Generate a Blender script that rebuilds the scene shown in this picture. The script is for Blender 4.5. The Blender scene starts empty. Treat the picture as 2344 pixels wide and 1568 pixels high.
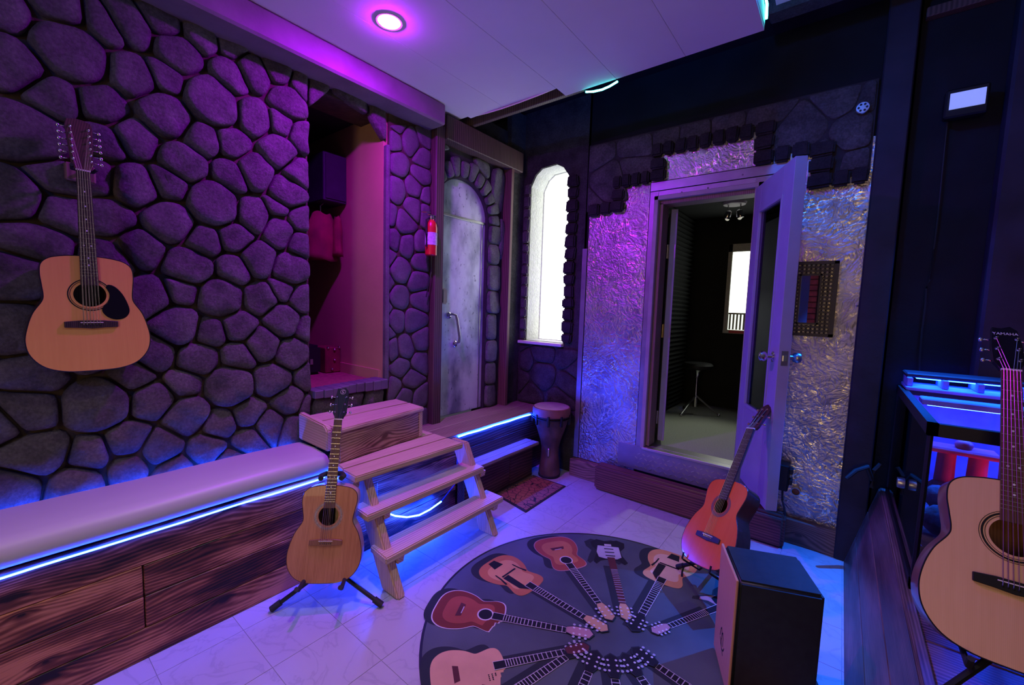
import bpy, bmesh, math, random
from mathutils import Vector, Matrix, noise
R = math.radians
rng = random.Random(7)
SC = bpy.context.scene
COL = SC.collection

# ------------------------------------------------------------------ camera
HC = 1.5
FPX, YAW, PITCH, ROLL = 957.545, R(38.1225), R(4.9198), R(-1.8195)
_f = Vector((-math.sin(YAW)*math.cos(PITCH), math.cos(YAW)*math.cos(PITCH), -math.sin(PITCH)))
_r = Vector((math.cos(YAW), math.sin(YAW), 0)); _d = _f.cross(_r)
CR = _r*math.cos(ROLL)+_d*math.sin(ROLL); CD = _d*math.cos(ROLL)-_r*math.sin(ROLL)
cam = bpy.data.cameras.new('camera'); camo = bpy.data.objects.new('camera', cam); COL.objects.link(camo)
cam.sensor_width = 36; cam.lens = FPX/2344*36; cam.clip_start = .05
mw = Matrix((CR, -CD, -_f)).transposed().to_4x4(); mw.translation = (0, 0, HC); camo.matrix_world = mw
SC.camera = camo
def ray(x, y): return CR*((x-1172)/FPX)+CD*((y-784)/FPX)+_f
def onx(x, y, X): d = ray(x, y); return d*(X/d.x)+Vector((0, 0, HC))
def ony(x, y, Y): d = ray(x, y); return d*(Y/d.y)+Vector((0, 0, HC))
def onz(x, y, Z): d = ray(x, y); return d*((Z-HC)/d.z)+Vector((0, 0, HC))

# ------------------------------------------------------------------ world, light, exposure
w = bpy.data.worlds.new('world'); SC.world = w; w.use_nodes = True
w.node_tree.nodes['Background'].inputs[0].default_value = (.60, .52, .80, 1)
w.node_tree.nodes['Background'].inputs[1].default_value = .07
def lamp(kind, name, loc, energy, col, size=.2, target=None, spot=None, sizey=None, blend=.5, parent=None):
    l = bpy.data.lights.new(name, kind); l.energy = energy; l.color = col
    if kind == 'AREA':
        l.size = size
        if sizey: l.shape = 'RECTANGLE'; l.size_y = sizey
    else: l.shadow_soft_size = size
    if kind == 'SPOT': l.spot_size = R(spot or 90); l.spot_blend = blend
    o = bpy.data.objects.new(name, l); COL.objects.link(o); o.location = loc
    if target is not None: o.rotation_euler = (Vector(target)-Vector(loc)).to_track_quat('-Z', 'Y').to_euler()
    return o
# unseen fill lamps added behind and above the camera
for k, (x, y, e) in enumerate(((-1.0, .92, 62), (-1.0, -.7, 60))):
    lamp('SPOT', 'ceiling_fill_spot', (x, y, 2.90), e, (1.0, .86, .76), .07, (x, y, 0), spot=110, blend=.9)  # unseen spots added as fill for floor, bench and stairs
lamp('AREA', 'rear_warm_fill', (.12, -2.5, 1.55), 24, (1.0, .68, .34), .7, (-.2, 3, 1.3), sizey=1.7)  # unseen warm area lamp added for reflections on the metal
lamp('SPOT', 'blue_wall_fill', (-.3, -1.6, 2.85), 70, (.04, .12, 1.0), .06, (-2.5, .1, 1.8), spot=50)  # unseen blue spot added to tint the left stones
SC.view_settings.view_transform = 'Standard'; SC.view_settings.look = 'None'
SC.view_settings.gamma = 1; SC.view_settings.use_curve_mapping = False
SC.view_settings.exposure = 0.0
SC.cycles.use_denoising = True
SC.cycles.max_bounces = 8
SC.cycles.sample_clamp_indirect = 4

# ------------------------------------------------------------------ materials
def new_mat(name):
    m = bpy.data.materials.new(name); m.use_nodes = True
    nt = m.node_tree; return m, nt, nt.nodes['Principled BSDF']
def N(nt, t, **kw):
    n = nt.nodes.new(t)
    for k, v in kw.items():
        if k.startswith('i_'): n.inputs[int(k[2:]) if k[2:].isdigit() else k[2:]].default_value = v
        else: setattr(n, k, v)
    return n
def coords(nt, scale=(1, 1, 1), rand=True):
    tc = N(nt, 'ShaderNodeTexCoord'); mp = N(nt, 'ShaderNodeMapping'); mp.inputs['Scale'].default_value = scale
    src = tc.outputs['Object']
    if rand:
        oi = N(nt, 'ShaderNodeObjectInfo'); mu = N(nt, 'ShaderNodeVectorMath', operation='MULTIPLY_ADD')
        cb = N(nt, 'ShaderNodeCombineXYZ')
        for i in range(3): nt.links.new(oi.outputs['Random'], cb.inputs[i])
        mu.inputs[1].default_value = (13.1, 7.7, 17.3); nt.links.new(cb.outputs[0], mu.inputs[0]); nt.links.new(src, mu.inputs[2]); src = mu.outputs[0]
    nt.links.new(src, mp.inputs['Vector']); return mp.outputs[0]
def ramp(nt, stops):
    r = N(nt, 'ShaderNodeValToRGB'); e = r.color_ramp.elements
    while len(e) < len(stops): e.new(.5)
    for i, (p, c) in enumerate(stops): e[i].position = p; e[i].color = (*c, 1)
    return r
def sh(c, k): return tuple(min(1, x*k) for x in c)
def P(name, col, rough=.6, metal=0, var=.15, scale=8, bump=0, bscale=40, spec=.5, coat=0, detail=4, trans=0, sub=0):
    m, nt, b = new_mat(name); L = nt.links.new; v = coords(nt)
    if var:
        n = N(nt, 'ShaderNodeTexNoise', i_Scale=scale, i_Detail=detail); L(v, n.inputs['Vector'])
        r = ramp(nt, [(.3, sh(col, 1-var)), (.7, sh(col, 1+var))]); L(n.outputs['Fac'], r.inputs[0]); L(r.outputs[0], b.inputs['Base Color'])
    else: b.inputs['Base Color'].default_value = (*col, 1)
    b.inputs['Roughness'].default_value = rough; b.inputs['Metallic'].default_value = metal
    b.inputs['Specular IOR Level'].default_value = spec; b.inputs['Coat Weight'].default_value = coat
    if trans: b.inputs['Transmission Weight'].default_value = trans
    if bump:
        n2 = N(nt, 'ShaderNodeTexNoise', i_Scale=bscale, i_Detail=5); L(v, n2.inputs['Vector'])
        bp = N(nt, 'ShaderNodeBump', i_Strength=bump, i_Distance=.01); L(n2.outputs['Fac'], bp.inputs['Height']); L(bp.outputs[0], b.inputs['Normal'])
    return m
def EM(name, col, s):
    m, nt, b = new_mat(name); b.inputs['Base Color'].default_value = (*[min(1, c) for c in col], 1)
    b.inputs['Emission Color'].default_value = (*col, 1); b.inputs['Emission Strength'].default_value = s; return m
def STONE(name, dark, light, spk=.25, bump=.85):
    m, nt, b = new_mat(name); L = nt.links.new; v = coords(nt)
    n = N(nt, 'ShaderNodeTexNoise', i_Scale=7, i_Detail=8, i_Roughness=.65); L(v, n.inputs['Vector'])
    r = ramp(nt, [(.3, dark), (.72, light)]); L(n.outputs['Fac'], r.inputs[0])
    n2 = N(nt, 'ShaderNodeTexNoise', i_Scale=90, i_Detail=2); L(v, n2.inputs['Vector'])
    r2 = ramp(nt, [(.35, (1-spk,)*3), (.75, (1+spk,)*3)]); L(n2.outputs['Fac'], r2.inputs[0])
    mx = N(nt, 'ShaderNodeMixRGB', blend_type='MULTIPLY', i_0=1); L(r.outputs[0], mx.inputs[1]); L(r2.outputs[0], mx.inputs[2]); L(mx.outputs[0], b.inputs['Base Color'])
    n3 = N(nt, 'ShaderNodeTexNoise', i_Scale=26, i_Detail=9, i_Roughness=.72); L(v, n3.inputs['Vector'])
    bp = N(nt, 'ShaderNodeBump', i_Strength=bump, i_Distance=.03); L(n3.outputs['Fac'], bp.inputs['Height']); L(bp.outputs[0], b.inputs['Normal'])
    b.inputs['Roughness'].default_value = .78; b.inputs['Specular IOR Level'].default_value = .3
    return m
def WOOD(name, dark, mid, light, axis=0, pd=.02, rough=.5, burn=0, knots=0, wob=10, bump=.12, coat=0, spec=.4, ring=.42, along=.8, fine=.5):
    """long-grained timber: pd = ring spacing in metres, wob = figure, burn = charred streaks, knots = oval knots per metre"""
    m, nt, b = new_mat(name); L = nt.links.new
    def math_(op, a, c=None, d=None):
        k = N(nt, 'ShaderNodeMath', operation=op)
        for i, q in enumerate((a, c, d)):
            if q is None: continue
            if isinstance(q, (int, float)): k.inputs[i].default_value = q
            else: L(q, k.inputs[i])
        return k.outputs[0]
    sc = [5.0]*3; sc[axis] = along; v = coords(nt, tuple(sc)); v1 = coords(nt)
    n1 = N(nt, 'ShaderNodeTexNoise', i_Scale=1.0, i_Detail=2, i_Roughness=.45); L(v, n1.inputs['Vector'])
    sx = N(nt, 'ShaderNodeSeparateXYZ'); L(v1, sx.inputs[0]); o1, o2 = [i for i in range(3) if i != axis]
    tot = math_('MULTIPLY', math_('ADD', sx.outputs[o1], sx.outputs[o2]), 6.2832/pd)
    tot = math_('MULTIPLY_ADD', n1.outputs['Fac'], wob, tot)
    if knots:
        c2 = N(nt, 'ShaderNodeCombineXYZ'); L(math_('MULTIPLY', sx.outputs[axis], knots), c2.inputs[0]); L(math_('MULTIPLY', math_('ADD', sx.outputs[o1], sx.outputs[o2]), knots*2.4), c2.inputs[1])
        vo = N(nt, 'ShaderNodeTexVoronoi', i_Scale=1.0, voronoi_dimensions='2D'); L(c2.outputs[0], vo.inputs['Vector'])
        kd = math_('POWER', math_('MINIMUM', math_('MULTIPLY', vo.outputs['Distance'], 2.0), 1.0), .45)
        tot = math_('MULTIPLY_ADD', kd, 30.0, tot)
    rg = math_('MULTIPLY_ADD', math_('SINE', tot), .5, .5)
    sf = [90.0]*3; sf[axis] = 4.0; vf = coords(nt, tuple(sf))
    n2 = N(nt, 'ShaderNodeTexNoise', i_Scale=1.0, i_Detail=4, i_Roughness=.65); L(vf, n2.inputs['Vector'])
    mixv = math_('ADD', math_('MULTIPLY', rg, ring), math_('MULTIPLY', n2.outputs['Fac'], fine))
    mixv = math_('ADD', mixv, .5-ring*.5-fine*.5)
    if burn:
        vb = coords(nt, tuple([1.8 if i == axis else 8.0 for i in range(3)]))
        n3 = N(nt, 'ShaderNodeTexNoise', i_Scale=1.0, i_Detail=4, i_Roughness=.6); L(vb, n3.inputs['Vector'])
        mixv = math_('MULTIPLY_ADD', math_('SUBTRACT', n3.outputs['Fac'], .5), burn, mixv)
    if knots:
        mixv = math_('SUBTRACT', mixv, math_('MULTIPLY', math_('SUBTRACT', 1.0, math_('MINIMUM', math_('MULTIPLY', vo.outputs['Distance'], 8.0), 1.0)), .5))
    r = ramp(nt, [(.2, dark), (.5, mid), (.82, light)]); L(mixv, r.inputs[0]); L(r.outputs[0], b.inputs['Base Color'])
    bp = N(nt, 'ShaderNodeBump', i_Strength=bump, i_Distance=.003); L(mixv, bp.inputs['Height']); L(bp.outputs[0], b.inputs['Normal'])
    b.inputs['Roughness'].default_value = rough; b.inputs['Coat Weight'].default_value = coat; b.inputs['Specular IOR Level'].default_value = spec
    return m
def SWIRL(name, col, rough=.33, strength=.2, cell=8, ring=20):
    """galvanised sheet buffed with overlapping arcs, warm glints painted along them"""
    m, nt, b = new_mat(name); L = nt.links.new; v = coords(nt)
    n = N(nt, 'ShaderNodeTexNoise', i_Scale=6.5, i_Detail=3); L(v, n.inputs['Vector'])
    vm = N(nt, 'ShaderNodeVectorMath', operation='MULTIPLY_ADD'); vm.inputs[1].default_value = (.22, .22, .22); L(n.outputs['Color'], vm.inputs[0]); L(v, vm.inputs[2])
    hs = []
    for k, c in enumerate((cell, cell*1.7)):
        vo = N(nt, 'ShaderNodeTexVoronoi', i_Scale=c); L(vm.outputs[0], vo.inputs['Vector'])
        q = N(nt, 'ShaderNodeMath', operation='MULTIPLY'); q.inputs[1].default_value = ring; L(vo.outputs['Distance'], q.inputs[0])
        s = N(nt, 'ShaderNodeMath', operation='SINE'); L(q.outputs[0], s.inputs[0]); hs.append(s.outputs[0])
    n2 = N(nt, 'ShaderNodeTexNoise', i_Scale=5, i_Detail=3, i_Distortion=7.0); L(v, n2.inputs['Vector'])
    a = N(nt, 'ShaderNodeMath', operation='ADD'); L(hs[0], a.inputs[0]); L(hs[1], a.inputs[1])
    a2 = N(nt, 'ShaderNodeMath', operation='MULTIPLY_ADD'); a2.inputs[1].default_value = .22; L(a.outputs[0], a2.inputs[0])
    a3 = N(nt, 'ShaderNodeMath', operation='MULTIPLY'); a3.inputs[1].default_value = 3.4; L(n2.outputs['Fac'], a3.inputs[0]); L(a3.outputs[0], a2.inputs[2])
    bp = N(nt, 'ShaderNodeBump', i_Strength=strength, i_Distance=.02); L(a2.outputs[0], bp.inputs['Height']); L(bp.outputs[0], b.inputs['Normal'])
    def math_(op, a, c=None, d=None):
        k = N(nt, 'ShaderNodeMath', operation=op)
        for i, q in enumerate((a, c, d)):
            if q is None: continue
            if isinstance(q, (int, float)): k.inputs[i].default_value = q
            else: L(q, k.inputs[i])
        return k.outputs[0]
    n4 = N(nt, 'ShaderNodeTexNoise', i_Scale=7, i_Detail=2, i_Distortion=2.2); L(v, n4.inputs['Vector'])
    stroke = math_('MINIMUM', math_('MULTIPLY', math_('ABSOLUTE', math_('SUBTRACT', n4.outputs['Fac'], .5)), 22.0), 1.0)     # 0 on a buffed arc, where a warm glint is painted
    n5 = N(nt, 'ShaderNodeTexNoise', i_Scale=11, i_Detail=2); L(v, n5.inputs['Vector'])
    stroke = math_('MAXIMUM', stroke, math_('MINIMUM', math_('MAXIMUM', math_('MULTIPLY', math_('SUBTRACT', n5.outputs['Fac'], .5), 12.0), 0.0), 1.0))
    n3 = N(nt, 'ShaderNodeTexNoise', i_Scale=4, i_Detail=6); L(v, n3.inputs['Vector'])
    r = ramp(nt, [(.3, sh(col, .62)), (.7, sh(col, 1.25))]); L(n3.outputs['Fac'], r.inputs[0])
    mx = N(nt, 'ShaderNodeMixRGB'); L(stroke, mx.inputs[0]); mx.inputs[1].default_value = (.95, .86, .66, 1); L(r.outputs[0], mx.inputs[2]); L(mx.outputs[0], b.inputs['Base Color'])  # warm reflection glints painted into the base colour on the buffed arcs
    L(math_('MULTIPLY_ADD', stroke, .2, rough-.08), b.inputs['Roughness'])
    hh = math_('MULTIPLY_ADD', stroke, .5, a2.outputs[0]); L(hh, bp.inputs['Height'])
    b.inputs['Metallic'].default_value = 1
    return m
def MARBLE(name, c1, c2, vein):
    m, nt, b = new_mat(name); L = nt.links.new; v = coords(nt)
    n = N(nt, 'ShaderNodeTexNoise', i_Scale=4, i_Detail=7, i_Distortion=1.6); L(v, n.inputs['Vector'])
    r = ramp(nt, [(.25, c1), (.475, c2), (.5, vein), (.525, c2), (.8, c1)]); L(n.outputs['Fac'], r.inputs[0]); L(r.outputs[0], b.inputs['Base Color'])
    b.inputs['Roughness'].default_value = .38; b.inputs['Specular IOR Level'].default_value = .45
    return m
def CRACKLE(name, c1, c2, scale, th=.06, rough=.8, stretch=(1, 1, 1)):
    m, nt, b = new_mat(name); L = nt.links.new; v = coords(nt, stretch)
    vo = N(nt, 'ShaderNodeTexVoronoi', feature='DISTANCE_TO_EDGE', i_Scale=scale); L(v, vo.inputs['Vector'])
    r = ramp(nt, [(th*.6, c2), (th, c1)]); L(vo.outputs['Distance'], r.inputs[0]); L(r.outputs[0], b.inputs['Base Color'])
    bp = N(nt, 'ShaderNodeBump', i_Strength=.5, i_Distance=.004); L(r.outputs[0], bp.inputs['Height']); L(bp.outputs[0], b.inputs['Normal'])
    b.inputs['Roughness'].default_value = rough; return m
def GLASS(name, col, rough=.02, alpha=.18):
    m, nt, b = new_mat(name); L = nt.links.new
    tr = N(nt, 'ShaderNodeBsdfTransparent'); tr.inputs[0].default_value = (*col, 1)
    gl = N(nt, 'ShaderNodeBsdfGlossy', i_Roughness=rough)
    fr = N(nt, 'ShaderNodeFresnel', i_IOR=1.45); ad = N(nt, 'ShaderNodeMath', operation='ADD'); ad.inputs[1].default_value = alpha*.2
    L(fr.outputs[0], ad.inputs[0]); mx = N(nt, 'ShaderNodeMixShader'); L(ad.outputs[0], mx.inputs[0]); L(tr.outputs[0], mx.inputs[1]); L(gl.outputs[0], mx.inputs[2])
    L(mx.outputs[0], nt.nodes['Material Output'].inputs[0]); nt.nodes.remove(b); return m

M = {}
M['stone'] = STONE('rough_stone', (.062, .052, .050), (.185, .158, .152))
M['stone_flat'] = STONE('flat_stone', (.085, .074, .078), (.17, .155, .158), .12, .3)
M['stone_grey'] = STONE('grey_stone', (.07, .075, .07), (.20, .205, .19), .2, .45)
M['rock_dark'] = STONE('dark_rock', (.022, .02, .022), (.075, .07, .072), .3, .5)
M['rock_slab'] = STONE('rock_slab', (.04, .037, .04), (.13, .122, .125), .3, .6)
M['brick_dark'] = STONE('dark_brick', (.012, .010, .012), (.04, .034, .036), .3, .5)
M['brick_win_lit'] = STONE('lit_window_brick', (.05, .045, .05), (.13, .12, .12), .2, .4)
M['mortar'] = P('mortar', (.06, .042, .02), .9, var=.35, scale=14, bump=.6)
M['mortar_flat'] = P('mortar_flat', (.03, .025, .03), .9, var=.3, scale=14, bump=.4)
M['black_wall'] = P('black_painted_wall', (.007, .008, .011), .75, var=.3, scale=5, bump=.12, spec=.25)
M['navy_post'] = P('navy_post', (.022, .018, .030), .6, var=.35, scale=6, bump=.1, spec=.3)
M['ceiling'] = P('ceiling_white', (.66, .62, .64), .8, var=.03, scale=3, bump=.05)
M['beam'] = P('painted_beam', (.16, .12, .14), .65, var=.2, scale=5, bump=.15)
M['brown'] = WOOD('brown_trim', (.04, .022, .02), (.09, .05, .045), (.14, .085, .075), 2, .02, .6, burn=.5)
M['trim_red'] = WOOD('red_trim', (.07, .03, .03), (.15, .07, .065), (.2, .10, .09), 2, .02, .6)
M['tile'] = MARBLE('vinyl_tile', (.44, .425, .45), (.42, .405, .43), (.36, .345, .37))
M['grout'] = P('tile_joint', (.30, .285, .31), .8)
M['cushion'] = P('white_vinyl', (.46, .44, .45), .42, var=.03, scale=3, bump=.04, bscale=9)
M['plank'] = WOOD('charred_pine_y', (.010, .004, .004), (.15, .038, .022), (.54, .20, .115), 1, .013, .4, burn=2.0, knots=2.2, wob=46, ring=.24, fine=.42, along=1.4)
M['plank_dark'] = WOOD('dark_pine_y', (.012, .006, .006), (.055, .025, .02), (.13, .065, .05), 1, .024, .45, burn=.9, wob=30)
M['deck'] = WOOD('deck_board_y', (.12, .075, .055), (.27, .18, .14), (.42, .31, .25), 1, .018, .5, burn=.5, wob=16)
M['oak'] = WOOD('pale_timber_y', (.36, .235, .165), (.56, .39, .285), (.68, .50, .38), 1, .016, .5, burn=.35, wob=14, ring=.3)
M['oak_x'] = WOOD('pale_timber_x', (.36, .235, .165), (.56, .39, .285), (.68, .50, .38), 0, .016, .5, burn=.35, wob=14, ring=.3)
M['oak_z'] = WOOD('pale_timber_z', (.34, .21, .14), (.52, .35, .245), (.64, .46, .34), 2, .016, .5, burn=.35, wob=14, ring=.3)
M['oak_rich'] = WOOD('figured_timber_y', (.11, .05, .03), (.34, .19, .125), (.52, .33, .23), 1, .02, .5, burn=.9, knots=2.4, wob=50, along=1.5)
M['step_wood'] = WOOD('red_brown_beam', (.05, .018, .015), (.13, .046, .036), (.21, .08, .058), 0, .02, .55, burn=.5, wob=16)
M['base_wood'] = WOOD('baseboard_wood', (.085, .042, .03), (.20, .10, .07), (.31, .165, .115), 0, .02, .5, burn=.7, knots=2.4, wob=26)
M['plat_wood'] = WOOD('stage_plank_y', (.025, .015, .015), (.12, .078, .075), (.27, .19, .175), 1, .010, .42, burn=1.1, wob=24, ring=.25)
M['plat_wood_x'] = WOOD('stage_plank_x', (.025, .012, .010), (.14, .07, .055), (.27, .15, .12), 0, .014, .38, burn=.8, wob=24)
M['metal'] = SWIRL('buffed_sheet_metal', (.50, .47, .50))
M['metal_plain'] = P('plain_sheet_metal', (.34, .31, .37), .45, .8, var=.14, scale=9, bump=.05)
M['alu'] = P('aluminium', (.62, .62, .58), .3, .9, var=.08)
def GALV(name):
    """galvanised sheet with dark sprayed smudges and fine spots"""
    m, nt, b = new_mat(name); L = nt.links.new; v = coords(nt, (1, 1.3, .8))
    n = N(nt, 'ShaderNodeTexNoise', i_Scale=3.2, i_Detail=5, i_Roughness=.5); L(v, n.inputs['Vector'])
    r = ramp(nt, [(.34, (.17, .21, .23)), (.56, (.60, .70, .66)), (.8, (.72, .82, .76))]); L(n.outputs['Fac'], r.inputs[0])
    n2 = N(nt, 'ShaderNodeTexNoise', i_Scale=34, i_Detail=3); L(v, n2.inputs['Vector'])
    r2 = ramp(nt, [(.28, (.4, .42, .43)), (.35, (1, 1, 1))]); L(n2.outputs['Fac'], r2.inputs[0])
    mx = N(nt, 'ShaderNodeMixRGB', blend_type='MULTIPLY', i_0=1); L(r.outputs[0], mx.inputs[1]); L(r2.outputs[0], mx.inputs[2]); L(mx.outputs[0], b.inputs['Base Color'])
    b.inputs['Metallic'].default_value = .2; b.inputs['Roughness'].default_value = .42
    return m
M['galv'] = GALV('galvanised_door')
M['door_paint'] = P('grey_blue_door_paint', (.30, .30, .40), .5, var=.06, spec=.4)
M['door_edge'] = P('door_frame_paint', (.36, .32, .36), .5, var=.12)
M['jamb_wood'] = WOOD('jamb_wood', (.13, .08, .055), (.22, .15, .11), (.3, .22, .17), 2, .012, .6)
M['black'] = P('matt_black', (.006, .006, .007), .55, var=.2, spec=.35)
M['black_gloss'] = P('gloss_black', (.006, .006, .008), .34, var=0, spec=.2)
M['rubber'] = P('black_rubber', (.012, .012, .013), .7, var=.1)
M['chrome'] = P('chrome', (.72, .72, .74), .16, 1, var=.05)
M['steel'] = P('steel', (.45, .45, .47), .32, 1, var=.1)
M['brass'] = P('brass', (.55, .42, .2), .3, 1, var=.1)
M['spruce'] = WOOD('spruce_top', (.62, .28, .065), (.72, .35, .088), (.80, .42, .125), 1, .0035, .3, wob=2, bump=.01, coat=.2, ring=.2, fine=.35, burn=.35)
M['spruce_pale'] = WOOD('pale_spruce_top', (.66, .38, .18), (.76, .46, .235), (.83, .54, .31), 1, .0035, .34, wob=2, bump=.01, coat=.15, ring=.2, fine=.35, burn=.35)
M['mahog_top'] = WOOD('mahogany_top', (.30, .105, .042), (.45, .18, .075), (.55, .25, .11), 1, .008, .34, wob=5, bump=.02, coat=.2, ring=.2, fine=.7, burn=.7)
M['cedar_top'] = WOOD('red_cedar_top', (.60, .085, .014), (.72, .13, .024), (.80, .18, .04), 1, .0035, .16, wob=2, bump=.01, coat=.8, ring=.2, fine=.35, burn=.4)
M['side_dark'] = WOOD('dark_rosewood', (.028, .011, .01), (.06, .023, .018), (.10, .04, .032), 1, .008, .3, coat=.4)
M['side_light'] = WOOD('pale_maple_side', (.42, .30, .2), (.52, .38, .27), (.6, .46, .34), 1, .008, .35, coat=.3)
M['side_mid'] = WOOD('mahogany_side', (.15, .055, .028), (.22, .085, .046), (.28, .12, .065), 1, .008, .35, coat=.4)
M['rosewood'] = WOOD('rosewood_board', (.016, .010, .010), (.04, .024, .022), (.07, .042, .038), 1, .006, .4)
M['rosewood_brown'] = WOOD('brown_rosewood_board', (.06, .026, .016), (.12, .056, .036), (.17, .085, .056), 1, .006, .4)
M['fret'] = P('fret_wire', (.7, .68, .62), .25, 1, var=0)
M['bone'] = P('bone', (.72, .66, .58), .4, var=.05)
M['pearl'] = P('pearl_dot', (.7, .72, .74), .25, var=.1)
M['string'] = P('string_wire', (.62, .52, .42), .3, 1, var=0)
M['skin'] = P('goat_skin', (.48, .40, .38), .6, var=.15, scale=12)
M['abalone'] = P('abalone_ring', (.26, .21, .18), .3, var=.4, scale=120)
M['djembe'] = P('djembe_shell', (.09, .045, .034), .5, var=.5, scale=9, bump=.2)
M['djembe_band'] = P('djembe_band', (.20, .075, .05), .6, var=.25, scale=14)
M['red'] = P('extinguisher_red', (.55, .012, .018), .32, var=.05, coat=.4)
M['label_paper'] = P('printed_label', (.55, .50, .62), .6, var=.25, scale=60)
M['mat_tile'] = CRACKLE('doormat_pattern', (.30, .10, .055), (.018, .012, .012), 16, .045, .9, (1, 1.5, 1))
M['mat_edge'] = P('doormat_edge', (.018, .014, .014), .9, var=.2)
M['cajon_front'] = WOOD('cajon_plywood', (.46, .20, .115), (.56, .27, .155), (.64, .33, .2), 2, .012, .4, wob=8, ring=.2)
M['cajon_body'] = P('cajon_black', (.010, .013, .015), .48, var=.3, scale=30, bump=.05, bscale=120)
M['glass'] = GLASS('clear_glass', (.93, .95, .96))
M['tank_glass'] = GLASS('tank_glass', (.80, .82, .88), .03, .6)
M['mirror'] = P('mirror_glass', (.75, .76, .78), .02, 1, var=0)
M['mirror_frame'] = P('bronze_lattice', (.012, .009, .009), .45, .2, var=.3)
M['closet_wall'] = P('tan_plaster', (.50, .29, .15), .75, var=.06, scale=4, bump=.08)
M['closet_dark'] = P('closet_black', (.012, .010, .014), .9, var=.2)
M['closet_floor'] = P('red_carpet', (.26, .06, .07), .9, var=.25, scale=40, bump=.3, bscale=90)
M['sill'] = P('painted_sill', (.11, .085, .12), .6, var=.2, bump=.2)
M['cloth_red'] = P('dark_red_cloth', (.16, .012, .02), .85, var=.3, scale=10)
M['cloth_black'] = P('black_cloth', (.012, .010, .016), .9, var=.3, scale=10)
M['plaster'] = P('white_plaster', (.46, .48, .43), .85, var=.08, scale=30, bump=.9, bscale=55)
M['foam'] = P('acoustic_foam', (.012, .014, .013), .95, var=.15)
M['carpet'] = P('grey_carpet', (.23, .24, .21), .95, var=.18, scale=120, bump=.3, bscale=200)
M['red_brick'] = P('red_brick', (.28, .045, .03), .7, var=.4, scale=9)
M['tank_blue'] = P('tank_backing', (.16, .24, .60), .7, var=.35, scale=7)
M['ornament'] = P('red_ornament', (.62, .05, .08), .5, var=.2, scale=14)
M['gravel'] = P('tank_gravel', (.12, .045, .06), .9, var=.6, scale=30, bump=1, bscale=40)
M['moss'] = P('tank_moss', (.16, .10, .11), .95, var=.6, scale=22, bump=1, bscale=30)
M['downlight'] = EM('downlight_glow', (.41, .003, 1.0), 1650)
M['led_blue'] = EM('blue_led', (.008, .05, 1.0), 120)
M['led_blue_loop'] = EM('blue_led_loop', (.005, .04, 1.0), 380)
M['led_teal'] = EM('teal_led', (.04, .8, .66), 30)
M['led_azure'] = EM('azure_led', (.004, .12, 1.0), 1200)
M['led_blue_dim'] = EM('dim_blue_led', (.006, .05, 1.0), 120)
M['led_off'] = P('led_sleeve', (.05, .10, .4), .4, var=0)
M['day'] = EM('daylight_pane', (.97, 1.0, .92), 3.6)
M['day_booth'] = EM('booth_window_glow', (.86, .95, .82), 1.15)
M['flood'] = EM('flood_panel', (.22, .28, .66), 1.0)
M['bulb'] = EM('spot_bulb', (.8, .78, .62), .5)

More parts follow.
